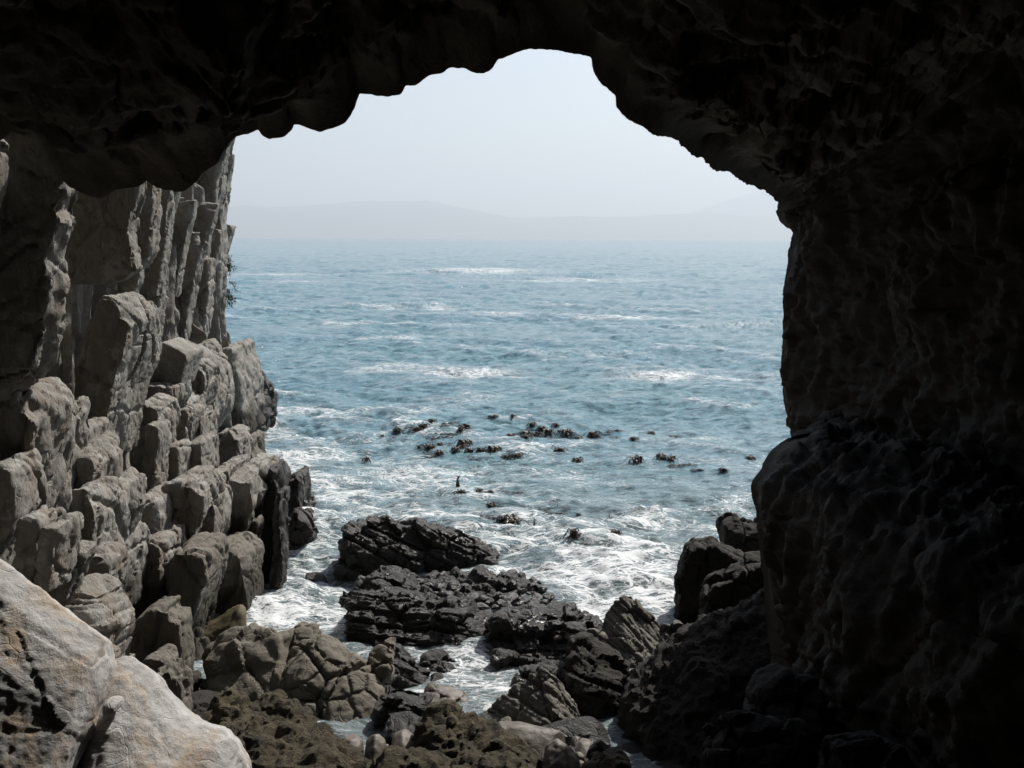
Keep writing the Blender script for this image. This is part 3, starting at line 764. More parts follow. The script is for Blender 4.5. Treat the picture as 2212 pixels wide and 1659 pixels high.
rock('ridge_boulder', [(1032, 1590), (1046, 1540), (1082, 1510), (1120, 1476), (1150, 1452), (1180, 1443), (1202, 1458), (1216, 1482), (1232, 1510), (1248, 1536), (1262, 1560), (1250, 1590)], 14.7, .6, .6, M['grey'], drop=.3, vox=.025, sm=0,
     prof=[(-1, .88, .58), (-.5, .97, .82), (0, 1, 1), (.5, .9, .8), (1, .6, .4)], fb=(.02, 1.3), ri=(.02, 2.4), crack=(.9, .03, .03), ch=None, st=((.5, .4, .7), .28, .02, .04), bl=(np.eye(3), 1.6, .025, .02),
     label='steep sided boulder with a lit brown crest at the right end of the pool', cat='boulder')
rock('flat_rock', [(1108, 1500), (1116, 1464), (1150, 1441), (1190, 1431), (1226, 1433), (1230, 1500)], 16.0, .3, .5, M['dark'], drop=.3, vox=.03, **DK,
     label='dark flat rock tucked behind the steep sided boulder', cat='rock')
rock('rounded_slab', [(1096, 1612), (1130, 1572), (1200, 1564), (1240, 1550), (1276, 1546), (1302, 1556), (1318, 1578), (1322, 1612)], 14.1, .35, .35, M['dark'], drop=.3, vox=.03, **CLN,
     label='long dark slab with a rounded end below the pool', cat='rock')
rock('smooth_boulder', [(1050, 1640), (1055, 1575), (1076, 1556), (1120, 1562), (1180, 1570), (1210, 1576), (1226, 1596), (1230, 1640)], 13.4, .4, .35, M['smooth'], drop=.3, vox=.028, **CLN,
     label='long smooth brown boulder behind the two rounded ones at the bottom edge', cat='boulder')
rock('smooth_boulder', [(1158, 1720), (1168, 1645), (1180, 1612), (1204, 1596), (1222, 1601), (1246, 1626), (1264, 1660), (1276, 1720)], 12.7, .45, .4, M['smooth'], drop=.3, vox=.028, **{**CLN, 'crack': (1.2, .03, .05)},
     label='rounded brown boulder with a creased top, cut off by the bottom edge', cat='boulder')
rock('smooth_boulder', [(1232, 1640), (1240, 1606), (1256, 1593), (1275, 1600), (1293, 1621), (1296, 1640)], 13.3, .3, .3, M['smooth'], drop=.2, vox=.024, **CLN,
     label='small round grey boulder right of the creased brown one', cat='boulder')
rock('small_wedge', [(1072, 1570), (1080, 1556), (1098, 1547), (1106, 1552), (1106, 1570)], 14.1, .2, .2, M['olive'], drop=.2, vox=.022, **CLN,
     label='little pale wedge of stone at the left end of the long dark slab', cat='rock')
rock('weedy_rock', [(830, 1800), (858, 1655), (880, 1622), (905, 1602), (918, 1572), (930, 1546), (948, 1531), (975, 1531), (992, 1546), (1020, 1556), (1060, 1576), (1092, 1592), (1122, 1606), (1150, 1645), (1180, 1800)], 12.9, 1.0, .6, M['algae'], vox=.032, **WD,
     label='knobbly brown weed covered rock at the bottom centre', cat='rock')
rock('weedy_rock', [(405, 1760), (436, 1570), (455, 1532), (480, 1506), (500, 1497), (520, 1515), (532, 1546), (570, 1571), (620, 1572), (660, 1590), (702, 1600), (742, 1616), (776, 1640), (800, 1668), (810, 1760)], 12.1, .9, .6, M['algae'], vox=.032, **WD,
     label='long knobbly brown rock in front of the big olive boulder', cat='rock')
rock('weedy_rock', [(535, 1610), (545, 1522), (580, 1505), (600, 1508), (640, 1535), (665, 1560), (676, 1610)], 12.7, .5, .4, M['algae'], vox=.03, **WD,
     label='smaller brown weedy rock leaning on the big olive boulder', cat='rock')

for poly, dd, lab in (
        ([(780, 1800), (800, 1668), (826, 1640), (856, 1632), (900, 1636), (940, 1650), (960, 1690), (980, 1800)], 11.8, 'brown weedy lump at the bottom edge left of the bottom centre rock'),
        ([(940, 1800), (960, 1672), (1000, 1640), (1060, 1634), (1110, 1648), (1150, 1680), (1180, 1800)], 11.7, 'brown weedy lump cut off by the bottom edge, in front of the bottom centre rock'),
        ([(540, 1800), (560, 1676), (600, 1640), (650, 1630), (700, 1640), (730, 1660), (760, 1800)], 11.5, 'knobbly weedy lump at the bottom edge in front of the long knobbly rock'),
        ([(1262, 1800), (1270, 1660), (1292, 1640), (1330, 1642), (1360, 1680), (1380, 1800)], 12.0, 'black weedy lump at the bottom edge under the weed covered bank')):
    rock('weedy_rock', poly, dd, .6, .5, M['algae' if dd < 12.5 else 'shade'], vox=.03, **WD, label=lab, cat='rock')

# the big olive boulder, one rock with two lobes and an upright fin
big = bpy.data.objects.new('big_boulder', None); COL.objects.link(big); big.location = pts(640, 1600, 15.0).tolist()
tag(big, 'big olive grey boulder with deep cracks and knobbly top below the cliff', 'boulder')
bi = Matrix.Translation(-Vector(big.location))
BB = dict(fb=(.045, 1.1), crack=(.8, .10, .045), bl=(np.eye(3), .95, .04, .03), fine=(.018, 9), ch=(9, .86, .97))
for nm, poly, d, tf, tb, kw in (
        ('main_lobe', [(600, 1660), (612, 1480), (620, 1430), (660, 1395), (700, 1370), (722, 1376), (760, 1408), (800, 1432), (826, 1452), (840, 1480), (836, 1520), (828, 1560), (806, 1600), (786, 1660)], 15.3, 1.0, .9, BB),
        ('knobbly_lobe', [(452, 1600), (455, 1450), (462, 1402), (490, 1376), (530, 1356), (570, 1350), (606, 1350), (632, 1356), (650, 1400), (650, 1500), (640, 1600)], 15.6, .95, .9, {**BB, 'lump': (.20, 2.6), 'crack': None}),
        ('upright_fin', [(612, 1500), (622, 1420), (630, 1370), (648, 1342), (672, 1338), (690, 1342), (692, 1390), (684, 1440), (672, 1500)], 15.9, .9, .7, {**BB, 'crack': (1.6, .05, .05)}),
        ('pointed_end', [(792, 1600), (798, 1480), (802, 1400), (812, 1386), (832, 1376), (846, 1370), (849, 1400), (842, 1446), (848, 1480), (838, 1540), (826, 1600)], 15.6, .5, .5, {**BB, 'ri': (.05, 2.5)})):
    o = rock(nm, poly, d, tf, tb, M['olive'], drop=.2, vox=.034, parent=big, **kw)
    o.matrix_parent_inverse = bi

PAL = dict(ch=None, fb=(.045, .8), crack=(.75, .007, .02), bl=(aniso((.5, .2, .85), 1.3, .8), 1.3, .007, .0), ri=(.008, 2.2), fine=(.009, 12))
rock('pale_boulder', [(-420, 1900), (-380, 1120), (-120, 1160), (0, 1212), (66, 1260), (76, 1266), (150, 1320), (228, 1376), (234, 1414), (243, 1436), (236, 1480), (226, 1510), (228, 1545), (215, 1564), (200, 1600), (150, 1720), (120, 1900)],
     8.9, 1.5, .7, M['pale'], vox=.022, prof=[(-1, .55, .10), (-.86, .74, .38), (-.66, .86, .62), (-.42, .95, .82), (-.18, .99, .95), (0, 1, 1), (.5, .95, .92), (1, .8, .6)], **PAL,
     label='large pale ochre stained boulder, leftmost in the foreground', cat='boulder')
rock('pale_boulder', [(120, 1900), (180, 1650), (222, 1560), (232, 1500), (236, 1432), (262, 1420), (284, 1422), (330, 1460), (346, 1490), (392, 1536), (422, 1562), (480, 1576), (512, 1610), (532, 1650), (545, 1720), (560, 1900)],
     9.3, 1.5, .6, M['pale'], vox=.022, prof=[(-1, .55, .10), (-.86, .74, .38), (-.66, .86, .62), (-.42, .95, .82), (-.18, .99, .95), (0, 1, 1), (.5, .95, .92), (1, .8, .6)], **PAL,
     label='pale cracked boulder sloping down beside the ochre stained one', cat='boulder')
rock('wedged_stone', [(228, 1530), (230, 1512), (245, 1507), (262, 1509), (264, 1522), (246, 1534)], 8.72, .12, .12, M['pale'], vox=.012, fb=(.01, 3), fine=(.002, 9),
     label='small smooth stone wedged in the gap between the two pale boulders', cat='stone')
rock('banded_boulder', [(146, 1500), (152, 1400), (158, 1300), (168, 1266), (182, 1246), (205, 1237), (235, 1248), (258, 1276), (270, 1310), (268, 1346), (264, 1400), (262, 1500)], 10.8, .5, .6, M['cliff'], vox=.025,
     prof=[(-1, .8, .86), (-.6, .95, .95), (0, 1, 1), (.5, .95, .92), (1, .8, .7)], fb=(.03, 1.5), ri=(.02, 2), st=((.05, .15, 1), .19, .016, .018), bl=(aniso((0, .1, 1), 1.6, .6), 1.6, .04, .02), label='grey domed boulder with horizontal bands behind the pale boulders', cat='boulder')
rock('jagged_rock', [(256, 1520), (264, 1420), (268, 1372), (300, 1340), (334, 1314), (360, 1322), (364, 1338), (386, 1350), (390, 1400), (390, 1520)], 13.9, .5, .7, M['cliff_low'], vox=.03, sm=1, prof=SLAB, **NB,
     label='dark jagged three sided rock at the foot of the cliff', cat='rock')
rock('mossy_slab', [(430, 1372), (438, 1352), (470, 1335), (520, 1303), (534, 1318), (536, 1372)], 18.0, .5, .5, M['moss'], drop=.3, vox=.028, prof=LOW, **CLN,
     label='olive green sloping slab where the cliff meets the foam', cat='rock')
rock('foot_block', [(310, 1560), (314, 1432), (322, 1420), (348, 1422), (362, 1440), (362, 1560)], 13.3, .3, .5, M['cliff_low'], vox=.028, prof=SLAB, **NB, label='squared dark stone under the jagged rock, farther from the pale boulders', cat='rock')
rock('foot_block', [(326, 1580), (332, 1458), (360, 1452), (386, 1468), (394, 1510), (394, 1580)], 12.6, .3, .5, M['cliff_low'], vox=.028, prof=SLAB, **NB, label='squared dark stone just above the sloping pale boulder', cat='rock')
rock('grey_stone', [(412, 1490), (420, 1400), (426, 1352), (440, 1378), (448, 1420), (452, 1490)], 16.9, .3, .5, M['cliff'], vox=.03, **NB, label='grey slanting stone in the cleft left of the big olive boulder', cat='rock')
rock('surf_stone', [(700, 1345), (703, 1316), (715, 1310), (728, 1324), (738, 1345)], 19.4, .25, .2, M['dark'], drop=.3, vox=.022, **{**DK, 'st': None}, label='small black stone alone in the foam left of the layered rock', cat='rock')
rock('surf_stone', [(738, 1322), (742, 1306), (755, 1303), (765, 1322)], 20.0, .2, .2, M['dark'], drop=.3, vox=.022, **CLN, label='tiny black stone touching the left end of the layered rock', cat='rock')
rock('awash_rock', [(655, 1250), (662, 1238), (676, 1233), (700, 1240), (716, 1250)], 22.0, .3, .25, M['dark'], drop=.3, vox=.025, prof=LOW, **CLN, label='flat dark rock almost awash in the foam by the cliff foot', cat='rock')
rock('fringe_rock', [(640, 1080), (648, 1062), (662, 1060), (676, 1064), (684, 1080)], 27.0, .4, .4, M['cobble'], drop=.3, vox=.03, prof=LOW, **DK, label='low black weedy rock off the tip of the cliff', cat='rock')
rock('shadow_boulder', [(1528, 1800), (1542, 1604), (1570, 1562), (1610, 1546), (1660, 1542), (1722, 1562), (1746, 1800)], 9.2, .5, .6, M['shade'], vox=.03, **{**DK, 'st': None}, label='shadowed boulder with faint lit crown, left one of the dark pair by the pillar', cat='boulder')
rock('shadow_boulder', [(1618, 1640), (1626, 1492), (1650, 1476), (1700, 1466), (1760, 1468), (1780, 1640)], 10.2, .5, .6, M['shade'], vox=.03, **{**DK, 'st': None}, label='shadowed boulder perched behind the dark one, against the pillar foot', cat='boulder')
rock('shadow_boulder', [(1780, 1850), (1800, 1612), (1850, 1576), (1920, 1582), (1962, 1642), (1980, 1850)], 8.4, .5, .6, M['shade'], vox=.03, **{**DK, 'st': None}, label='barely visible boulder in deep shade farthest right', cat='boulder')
for poly, lab in (([(780, 1660), (792, 1600), (812, 1583), (832, 1600), (848, 1660)], 'grey stone below the big olive boulder, beside the bottom centre weedy rock'),
                  ([(735, 1640), (742, 1598), (760, 1588), (780, 1600), (788, 1640)], 'dark round stone in the shade under the big olive boulder'),
                  ([(845, 1620), (850, 1590), (872, 1580), (892, 1592), (896, 1620)], 'small brown stone tucked against the bottom centre weedy rock')):
    rock('shore_stone', poly, 12.9, .3, .3, M['smooth'], drop=.2, vox=.024, **CLN, label=lab, cat='stone')

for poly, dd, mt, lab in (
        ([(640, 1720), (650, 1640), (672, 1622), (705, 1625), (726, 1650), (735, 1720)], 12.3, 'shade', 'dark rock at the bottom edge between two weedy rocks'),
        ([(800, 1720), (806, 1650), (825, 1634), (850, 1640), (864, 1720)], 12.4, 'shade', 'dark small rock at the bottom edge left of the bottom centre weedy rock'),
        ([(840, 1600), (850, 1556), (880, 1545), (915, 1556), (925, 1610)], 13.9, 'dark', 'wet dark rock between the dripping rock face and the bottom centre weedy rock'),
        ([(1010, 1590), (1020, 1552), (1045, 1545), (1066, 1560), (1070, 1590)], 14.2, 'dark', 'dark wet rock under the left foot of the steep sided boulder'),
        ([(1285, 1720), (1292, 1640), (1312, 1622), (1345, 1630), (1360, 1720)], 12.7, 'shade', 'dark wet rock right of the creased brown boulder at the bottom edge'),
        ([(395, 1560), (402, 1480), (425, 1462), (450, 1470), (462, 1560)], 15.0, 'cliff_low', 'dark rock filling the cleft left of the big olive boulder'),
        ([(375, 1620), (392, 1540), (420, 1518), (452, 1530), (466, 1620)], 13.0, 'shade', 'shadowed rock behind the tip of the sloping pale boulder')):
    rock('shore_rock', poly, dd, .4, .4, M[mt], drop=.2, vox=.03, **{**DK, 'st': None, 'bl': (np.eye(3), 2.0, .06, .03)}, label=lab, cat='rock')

# cobbles: eight shapes, many copies
def cobble_mesh(seed, r=1.0):
    bm = bmesh.new(); bmesh.ops.create_icosphere(bm, subdivisions=4, radius=1)
    me = bpy.data.meshes.new('beach_cobble'); bm.to_mesh(me); bm.free()
    co = get_co(me); rg = np.random.default_rng(seed)
    n = co.copy()
    co = co * (1 + .20 * fbm(co * 1.0 + seed * 3.1, 3, seed))[:, None]
    for q in range(7):
        v = unit(rg.normal(size=3)); h = rg.uniform(.5, .85)
        t = co @ v
        co -= np.maximum(t - h, 0)[:, None] * v * .85
    co += n * (.05 * fbm(n * 4, 3, seed + 9) + .03 * ridged(n * 5, 2, seed + 5))[:, None]
    co *= np.array([1, rg.uniform(.75, 1), rg.uniform(.55, .8)])
    set_co(me, co)
    me.polygons.foreach_set('use_smooth', np.ones(len(me.polygons), bool))
    me.materials.append(M['cobble'])
    return me


CM = [cobble_mesh(500 + i) for i in range(8)]
rg = np.random.default_rng(11)


def cobble(px, py, d, wpx, label, group, mat=None, zoff=0, cat='cobble'):
    w = pts(px, py, d)
    o = bpy.data.objects.new('beach_cobble', CM[int(rg.integers(8))]); COL.objects.link(o)
    r = wpx / FPX * d * .5
    o.scale = (r, r * rg.uniform(.8, 1.2), r * rg.uniform(.85, 1.15))
    o.location = (w[0], w[1], w[2] + zoff - .25 * r); o.rotation_euler = (rg.uniform(-.3, .3), rg.uniform(-.3, .3), rg.uniform(0, 6.28))
    if mat:
        o.material_slots[0].link = 'OBJECT'; o.material_slots[0].material = mat
    tag(o, label, cat, group)
    return o


# on the shelf: rows back to front as the photograph shows them
CB = [(905, 1252, 40), (935, 1246, 26), (955, 1240, 30), (985, 1244, 40), (1012, 1238, 26), (1035, 1246, 30), (1060, 1240, 34), (1085, 1240, 24), (1104, 1236, 34), (1125, 1246, 40), (1150, 1252, 26), (1165, 1258, 20),
      (925, 1262, 26), (952, 1264, 34), (978, 1268, 30), (1006, 1262, 34), (1040, 1268, 28), (1066, 1262, 40), (1098, 1264, 30), (1120, 1272, 34), (1148, 1268, 26), (1172, 1272, 28),
      (962, 1284, 30), (990, 1284, 34), (1018, 1286, 40), (1044, 1292, 30), (1075, 1286, 30), (1100, 1288, 36), (1130, 1292, 30), (1158, 1288, 30), (1184, 1286, 22),
      (1010, 1302, 30), (1040, 1308, 34), (1068, 1310, 26), (1096, 1308, 34), (1122, 1306, 24), (1148, 1306, 34), (1176, 1302, 26), (1198, 1300, 20),
      (940, 1280, 22), (1082, 1300, 20), (1186, 1312, 18), (1136, 1316, 22), (1030, 1254, 20), (1110, 1252, 18), (1058, 1298, 18), (970, 1252, 18), (1002, 1250, 16), (1090, 1274, 16), (1140, 1280, 16), (1164, 1300, 14)]
for px, py, s in CB:
    d = float(on_water(px, py + s * .15, .12)[1])
    cobble(px, py, d, s * rg.uniform(.75, 1.45), 'wet black cobble lying on the low rock shelf behind the layered rock', 'cobbles on the rock shelf')
for px, py, s in ((1206, 1374, 24), (1236, 1366, 42), (1256, 1374, 36), (1281, 1364, 28), (1301, 1372, 24), (1264, 1393, 44), (1244, 1390, 30), (1226, 1400, 28), (1216, 1390, 20)):
    cobble(px, py, 17.0, s, 'brown grey stone in the small heap left of the pointed grey rock', 'stones heaped by the pointed rock', M['olive'], cat='stone')
for px, py, s in ((1440, 1352, 30), (1462, 1348, 30), (1455, 1366, 26), (1475, 1362, 24)):
    cobble(px, py, 17.4, s, 'black stone in the gap between pointed grey rock and notched dark rock', 'stones right of the pointed rock', cat='stone')
for px, py, s, d in ((575, 996, 26, 24.6), (590, 1004, 22, 24.6), (602, 1016, 20, 24.6), (655, 1085, 22, 25.5), (668, 1095, 18, 25.5), (560, 993, 18, 24.8)):
    cobble(px, py, d, s, 'small black weedy stone caught on the wet tip of the cliff', 'stones on the cliff tip', cat='stone')
# pebbles on the dark foreshore
for i in range(34):
    px, py = rg.uniform(790, 1330), rg.uniform(1600, 1659)
    cobble(px, py, float(on_water(px, py, .25)[1]), rg.uniform(14, 40), 'damp dark pebble among the boulders at the bottom edge', 'pebbles at the bottom edge', M['smooth'] if i % 3 else None, cat='pebble')
#@@SEA
# ------------------------------------------------------------------ ground, sea, hills
def build_ground():
    x = np.linspace(-14, 14, 360); y = np.linspace(-12, 20, 400)
    X, Y = np.meshgrid(x, y); X = X.ravel(); Y = Y.ravel()
    z = np.interp(Y, [-12, 0, 5, 10, 13, 14.8, 15.6, 17.5, 20], [4.6, 4.2, 2.6, .45, -.02, -.14, -.5, -1.0, -1.6])
    z = z + .6 * sstep(2.0, 5.5, X) * sstep(18, 12, Y) + .5 * sstep(-2.6, -4.6, X) * sstep(20, 16, Y)
    P = np.stack([X, Y, z], -1)
    f1, f2, idv = worley(P * 2.2, 701)
    P[:, 2] += .07 * fbm(P * .9, 4, 700) + .13 * (.5 - f1) + .05 * (idv - .5)
    o = link('ground', mesh_np('ground', P, grid_faces(400, 360)), M['ground'])
    tag(o, kind='structure')


build_ground()

FOAM = [  # px, py, half width, half height, strength   (photo places, turned into patches on the water)
    (620, 1240, 130, 90, .62), (640, 1150, 90, 45, .50), (600, 1330, 90, 60, .7), (700, 1290, 80, 60, .6), (560, 925, 70, 26, .65), (640, 985, 120, 36, .52), (640, 885, 110, 16, .5), (600, 850, 90, 12, .25),
    (720, 1070, 120, 55, .38), (850, 1030, 150, 45, .40), (1000, 1020, 60, 30, .25), (780, 960, 120, 30, .18), (660, 1040, 60, 26, .45),
    (980, 1100, 160, 45, .30), (1130, 1180, 90, 50, .48), (1220, 1250, 130, 55, .62), (1340, 1230, 140, 50, .50), (1420, 1290, 110, 70, .68), (1280, 1310, 90, 40, .6), (1080, 1210, 60, 40, .5), (1400, 1170, 160, 30, .26),
    (1380, 1120, 75, 20, .58), (1530, 1130, 90, 30, .34), (1580, 1075, 60, 8, .4), (1480, 1190, 110, 25, .4), (1180, 1010, 130, 30, .16), (1240, 1020, 30, 25, .3),
    (950, 1450, 110, 35, .35), (1100, 1480, 110, 50, .52), (880, 1500, 60, 30, .55), (1050, 1420, 60, 20, .45), (800, 1370, 70, 45, .35), (1170, 1560, 90, 16, .72), (960, 1330, 200, 90, .4),
    (1030, 808, 130, 10, .62), (960, 820, 90, 6, .35), (1430, 815, 120, 9, .62), (1380, 810, 70, 7, .3), (1600, 818, 80, 7, .35), (820, 805, 80, 6, .3), (1000, 795, 200, 12, .2), (1560, 800, 60, 6, .2),
    (1040, 588, 150, 6, .55), (1250, 606, 180, 3.5, .45), (620, 593, 110, 2.2, .5), (620, 608, 80, 2.5, .55), (870, 590, 90, 3, .2),
    (840, 665, 60, 5, .48), (960, 668, 45, 4.5, .45), (1080, 678, 50, 5, .45), (1340, 690, 150, 2.8, .5), (1620, 708, 90, 5, .3), (700, 705, 90, 4, .25), (1500, 705, 60, 4, .25),
    (1000, 860, 90, 14, .28), (1190, 890, 120, 16, .16), (900, 880, 120, 16, .22), (760, 885, 120, 10, .3), (1440, 745, 60, 6, .2), (1290, 770, 90, 6, .18), (1500, 960, 160, 30, .1), (1600, 1000, 90, 30, .12)]
MOUNDS = [(620, 1128, 50, 9, .26), (720, 1140, 40, 9, .22), (570, 918, 40, 7, .3), (640, 982, 50, 7, .2), (1395, 1112, 45, 6, .30), (1030, 806, 120, 5, .20), (1430, 813, 110, 5, .20), (1000, 588, 150, 5, .7), (1200, 600, 200, 4, .5),
          (560, 1010, 40, 8, .15), (1560, 1098, 60, 8, .18), (1250, 1190, 120, 10, .18), (1100, 1150, 60, 10, .15), (870, 935, 100, 8, .14), (1620, 706, 100, 5, .5), (1250, 770, 180, 5, .25), (900, 660, 200, 5, .25)]


def build_sea():
    nr, nc = 1250, 760
    y = 12.6 * (9200 / 12.6) ** (np.linspace(0, 1, nr) ** 1.12)
    hw = .40 * y + 7
    tcol = np.linspace(-1, 1, nc)
    Y, Tc = np.meshgrid(y, tcol, indexing='ij')
    X = Tc * hw[:, None]
    X = X.ravel(); Y = Y.ravel()
    co = np.stack([X, Y, 0 * X], -1)
    px, py = proj(co)
    foam = np.zeros(len(X)); mound = np.zeros(len(X))
    wob = 26 * fbm(np.stack([px / 90, py / 40, 0 * px], -1), 3, 810)
    for a, b, rx, ry, s in FOAM:
        e = ((px + wob - a) / rx) ** 2 + ((py + wob * ry / rx * .8 - b) / ry) ** 2
        foam = np.maximum(foam, s * np.exp(-e)) + .25 * s * np.exp(-e)
    for a, b, rx, ry, h in MOUNDS:
        e = ((px + wob * .6 - a) / rx) ** 2
        v = (py + 8 * (px - a) / rx * .3 - b) / ry
        mound += h * np.exp(-e) * np.exp(-np.where(v < 0, v * v * .35, v * v * 1.6))
    foam = np.minimum(foam, .85) * np.where(Y > 45, .53, .45) + .035 + .09 * sstep(48, 26, Y)
    # waves
    spx = 2 * hw / nc; spy = np.gradient(y)
    spacing = np.repeat(np.maximum(spx, spy * .6), nc)
    rgw = np.random.default_rng(5)
    z = np.zeros(len(X)); dx = np.zeros(len(X)); dy = np.zeros(len(X))
    warp = .8 * fbm(np.stack([X * .05, Y * .05, 0 * X], -1), 2, 820)
    amp_mod = np.clip(1 + .9 * fbm(np.stack([X * .07, Y * .07, 0 * X + 3], -1), 3, 822), .25, 2)
    calm = .55 + .45 * sstep(16, 24, Y)
    for q in range(74):
        L = .38 * (14 / .38) ** (q / 73.0) * rgw.uniform(.9, 1.1)
        th = rgw.normal(0, .62) + .25
        k = 2 * math.pi / L
        A = .0075 * L ** .72 * rgw.uniform(.5, 1.3) * (1.0 if L > 2.2 else 1.45)
        fade = np.clip((L / spacing - 1.6) / 2.4, 0, 1)
        A = A * (1 if L < 6 else .8)
        ph = k * (X * math.sin(th) + Y * math.cos(th)) + rgw.uniform(0, 6.28) + warp * min(k, 2.5) * .8
        z += A * fade * amp_mod * calm * np.cos(ph)
        dx -= A * fade * calm * math.sin(th) * np.sin(ph) * -.8
        dy -= A * fade * calm * math.cos(th) * np.sin(ph) * -.8
    P3 = np.stack([X, Y, 0 * X], -1)
    near = np.clip(1 - Y / 60, 0, 1)
    chop = .05 * ridged(P3 * np.array([1.3, 2.2, 1]), 4, 830) * sstep(.2, .7, foam) * near
    lumps = .10 * fbm(P3 * 3.1, 4, 833) * np.clip(mound * 2.5, 0, 1) * np.clip(Y / 20, .3, 3)
    z = z + mound * (.8 + .3 * fbm(P3 * 1.2, 3, 835)) + chop + lumps
    foam = foam + np.clip(mound, 0, .5) * .35 * near ** .3
    # whitecaps on the steepest crests
    foam = foam + .14 * sstep(.10, .22, z - mound) * amp_mod * (Y < 120)
    co = np.stack([X + dx, Y + dy, z], -1)
    me = mesh_np('sea', co, grid_faces(nr, nc))
    at = me.attributes.new('foam', 'FLOAT', 'POINT')
    at.data.foreach_set('value', np.clip(foam, 0, 1).astype(np.float32))
    at = me.attributes.new('churn', 'FLOAT', 'POINT')
    at.data.foreach_set('value', sstep(36, 17, Y).astype(np.float32))
    at = me.attributes.new('far', 'FLOAT', 'POINT')
    at.data.foreach_set('value', (1.45 - .55 * sstep(30, 200, Y)).astype(np.float32))
    m, nt = new_mat('sea water'); k = NT(nt)
    pos = k.n('ShaderNodeNewGeometry').outputs['Position']
    fa = k.n('ShaderNodeAttribute', attribute_name='foam').outputs['Fac']
    # stretched patterns so foam lies in lanes across the wind
    mp = k.n('ShaderNodeMapping'); k.l(pos, mp.inputs['Vector']); mp.inputs['Scale'].default_value = (.85, 1.9, 1)
    n1 = k.noise(mp.outputs[0], .85, 5, .55, 1.8)
    n2 = k.noise(mp.outputs[0], 2.3, 4, .55, 1.5)
    n4 = k.noise(mp.outputs[0], 5.6, 4, .6, 1.0)
    n3 = k.noise(mp.outputs[0], .38, 4, .6, .6)
    n5 = k.noise(mp.outputs[0], 11.0, 4, .65, .5)
    wid = k.math('MULTIPLY', k.math('SUBTRACT', fa, .035), k.math('MULTIPLY', k.ramp(n3, .34, .66, (.12, .12, .12, 1), (1.8, 1.8, 1.8, 1)), k.math('ADD', .45, k.math('MULTIPLY', n5, 1.1))))
    def lanes(n, kk, soft):
        dd = k.math('ABSOLUTE', k.math('SUBTRACT', n, .5))
        mr = k.n('ShaderNodeMapRange', interpolation_type='SMOOTHSTEP')
        k.l(k.math('SUBTRACT', k.math('MULTIPLY', wid, kk), dd), mr.inputs['Value'])
        mr.inputs['From Min'].default_value = -soft * .3; mr.inputs['From Max'].default_value = soft
        return mr.outputs[0]
    gate = k.n('ShaderNodeMapRange', interpolation_type='SMOOTHSTEP'); k.l(fa, gate.inputs['Value'])
    gate.inputs['From Min'].default_value = .03; gate.inputs['From Max'].default_value = .12
    allf = k.math('MAXIMUM', k.math('MAXIMUM', lanes(n1, .085, .018), lanes(n2, .075, .022)), k.math('MULTIPLY', lanes(n4, .055, .025), .85))
    ff = k.n('ShaderNodeMath', operation='MULTIPLY'); k.l(allf, ff.inputs[0]); k.l(gate.outputs[0], ff.inputs[1])
    ffac = ff.outputs[0]
    # water body colour: turquoise, greyer where the foam has churned it
    wcol = k.mix(k.ramp(k.noise(pos, .06, 4), .35, .65), (.098, .198, .246, 1), (.114, .226, .254, 1))
    ch = k.n('ShaderNodeAttribute', attribute_name='churn').outputs['Fac']
    wcol = k.mix(k.math('MAXIMUM', k.ramp(fa, .12, .6), ch), wcol, (.125, .160, .168, 1))
    p = k.n('ShaderNodeBsdfPrincipled'); k.l(wcol, p.inputs['Base Color'])
    p.inputs['Roughness'].default_value = .07; p.inputs['IOR'].default_value = 1.33
    b1 = k.math('ADD', k.noise(mp.outputs[0], 4.5, 6, .62, .5), k.math('MULTIPLY', k.noise(pos, 17, 4, .6), .3))
    bp = k.n('ShaderNodeBump'); bp.inputs['Strength'].default_value = .8; bp.inputs['Distance'].default_value = .13
    k.l(b1, bp.inputs['Height'])
    # far off, ripples are smaller than the mesh and the bump: tilt the facets directly
    gn = k.n('ShaderNodeTexNoise'); k.l(mp.outputs[0], gn.inputs['Vector']); gn.inputs['Scale'].default_value = 1.9; gn.inputs['Detail'].default_value = 5; gn.inputs['Roughness'].default_value = .68
    gs = k.n('ShaderNodeVectorMath', operation='SUBTRACT'); k.l(gn.outputs['Color'], gs.inputs[0]); gs.inputs[1].default_value = (.5, .5, .5)
    gm = k.n('ShaderNodeVectorMath', operation='MULTIPLY'); k.l(gs.outputs[0], gm.inputs[0]); gm.inputs[1].default_value = (2.4, 2.4, 0)
    fr_ = k.n('ShaderNodeAttribute', attribute_name='far').outputs['Fac']
    gf = k.n('ShaderNodeVectorMath', operation='SCALE'); k.l(gm.outputs[0], gf.inputs[0]); k.l(fr_, gf.inputs['Scale'])
    ga = k.n('ShaderNodeVectorMath', operation='ADD'); k.l(bp.outputs[0], ga.inputs[0]); k.l(gf.outputs[0], ga.inputs[1])
    gz = k.n('ShaderNodeVectorMath', operation='NORMALIZE'); k.l(ga.outputs[0], gz.inputs[0])
    k.l(gz.outputs[0], p.inputs['Normal'])
    fd = k.n('ShaderNodeBsdfPrincipled'); fd.inputs['Base Color'].default_value = (.56, .58, .585, 1); fd.inputs['Roughness'].default_value = .7
    bp2 = k.n('ShaderNodeBump'); bp2.inputs['Strength'].default_value = .5; bp2.inputs['Distance'].default_value = .06
    k.l(k.math('ADD', n2, k.noise(pos, 12, 4, .7)), bp2.inputs['Height']); k.l(bp2.outputs[0], fd.inputs['Normal'])
    mx = k.n('ShaderNodeMixShader'); k.l(ffac, mx.inputs[0]); k.l(p.outputs[0], mx.inputs[1]); k.l(fd.outputs[0], mx.inputs[2])
    o = k.n('ShaderNodeOutputMaterial'); k.l(mx.outputs[0], o.inputs['Surface'])
    ob = link('sea', me, m)
    tag(ob, kind='structure')
    return co


SEA = build_sea()


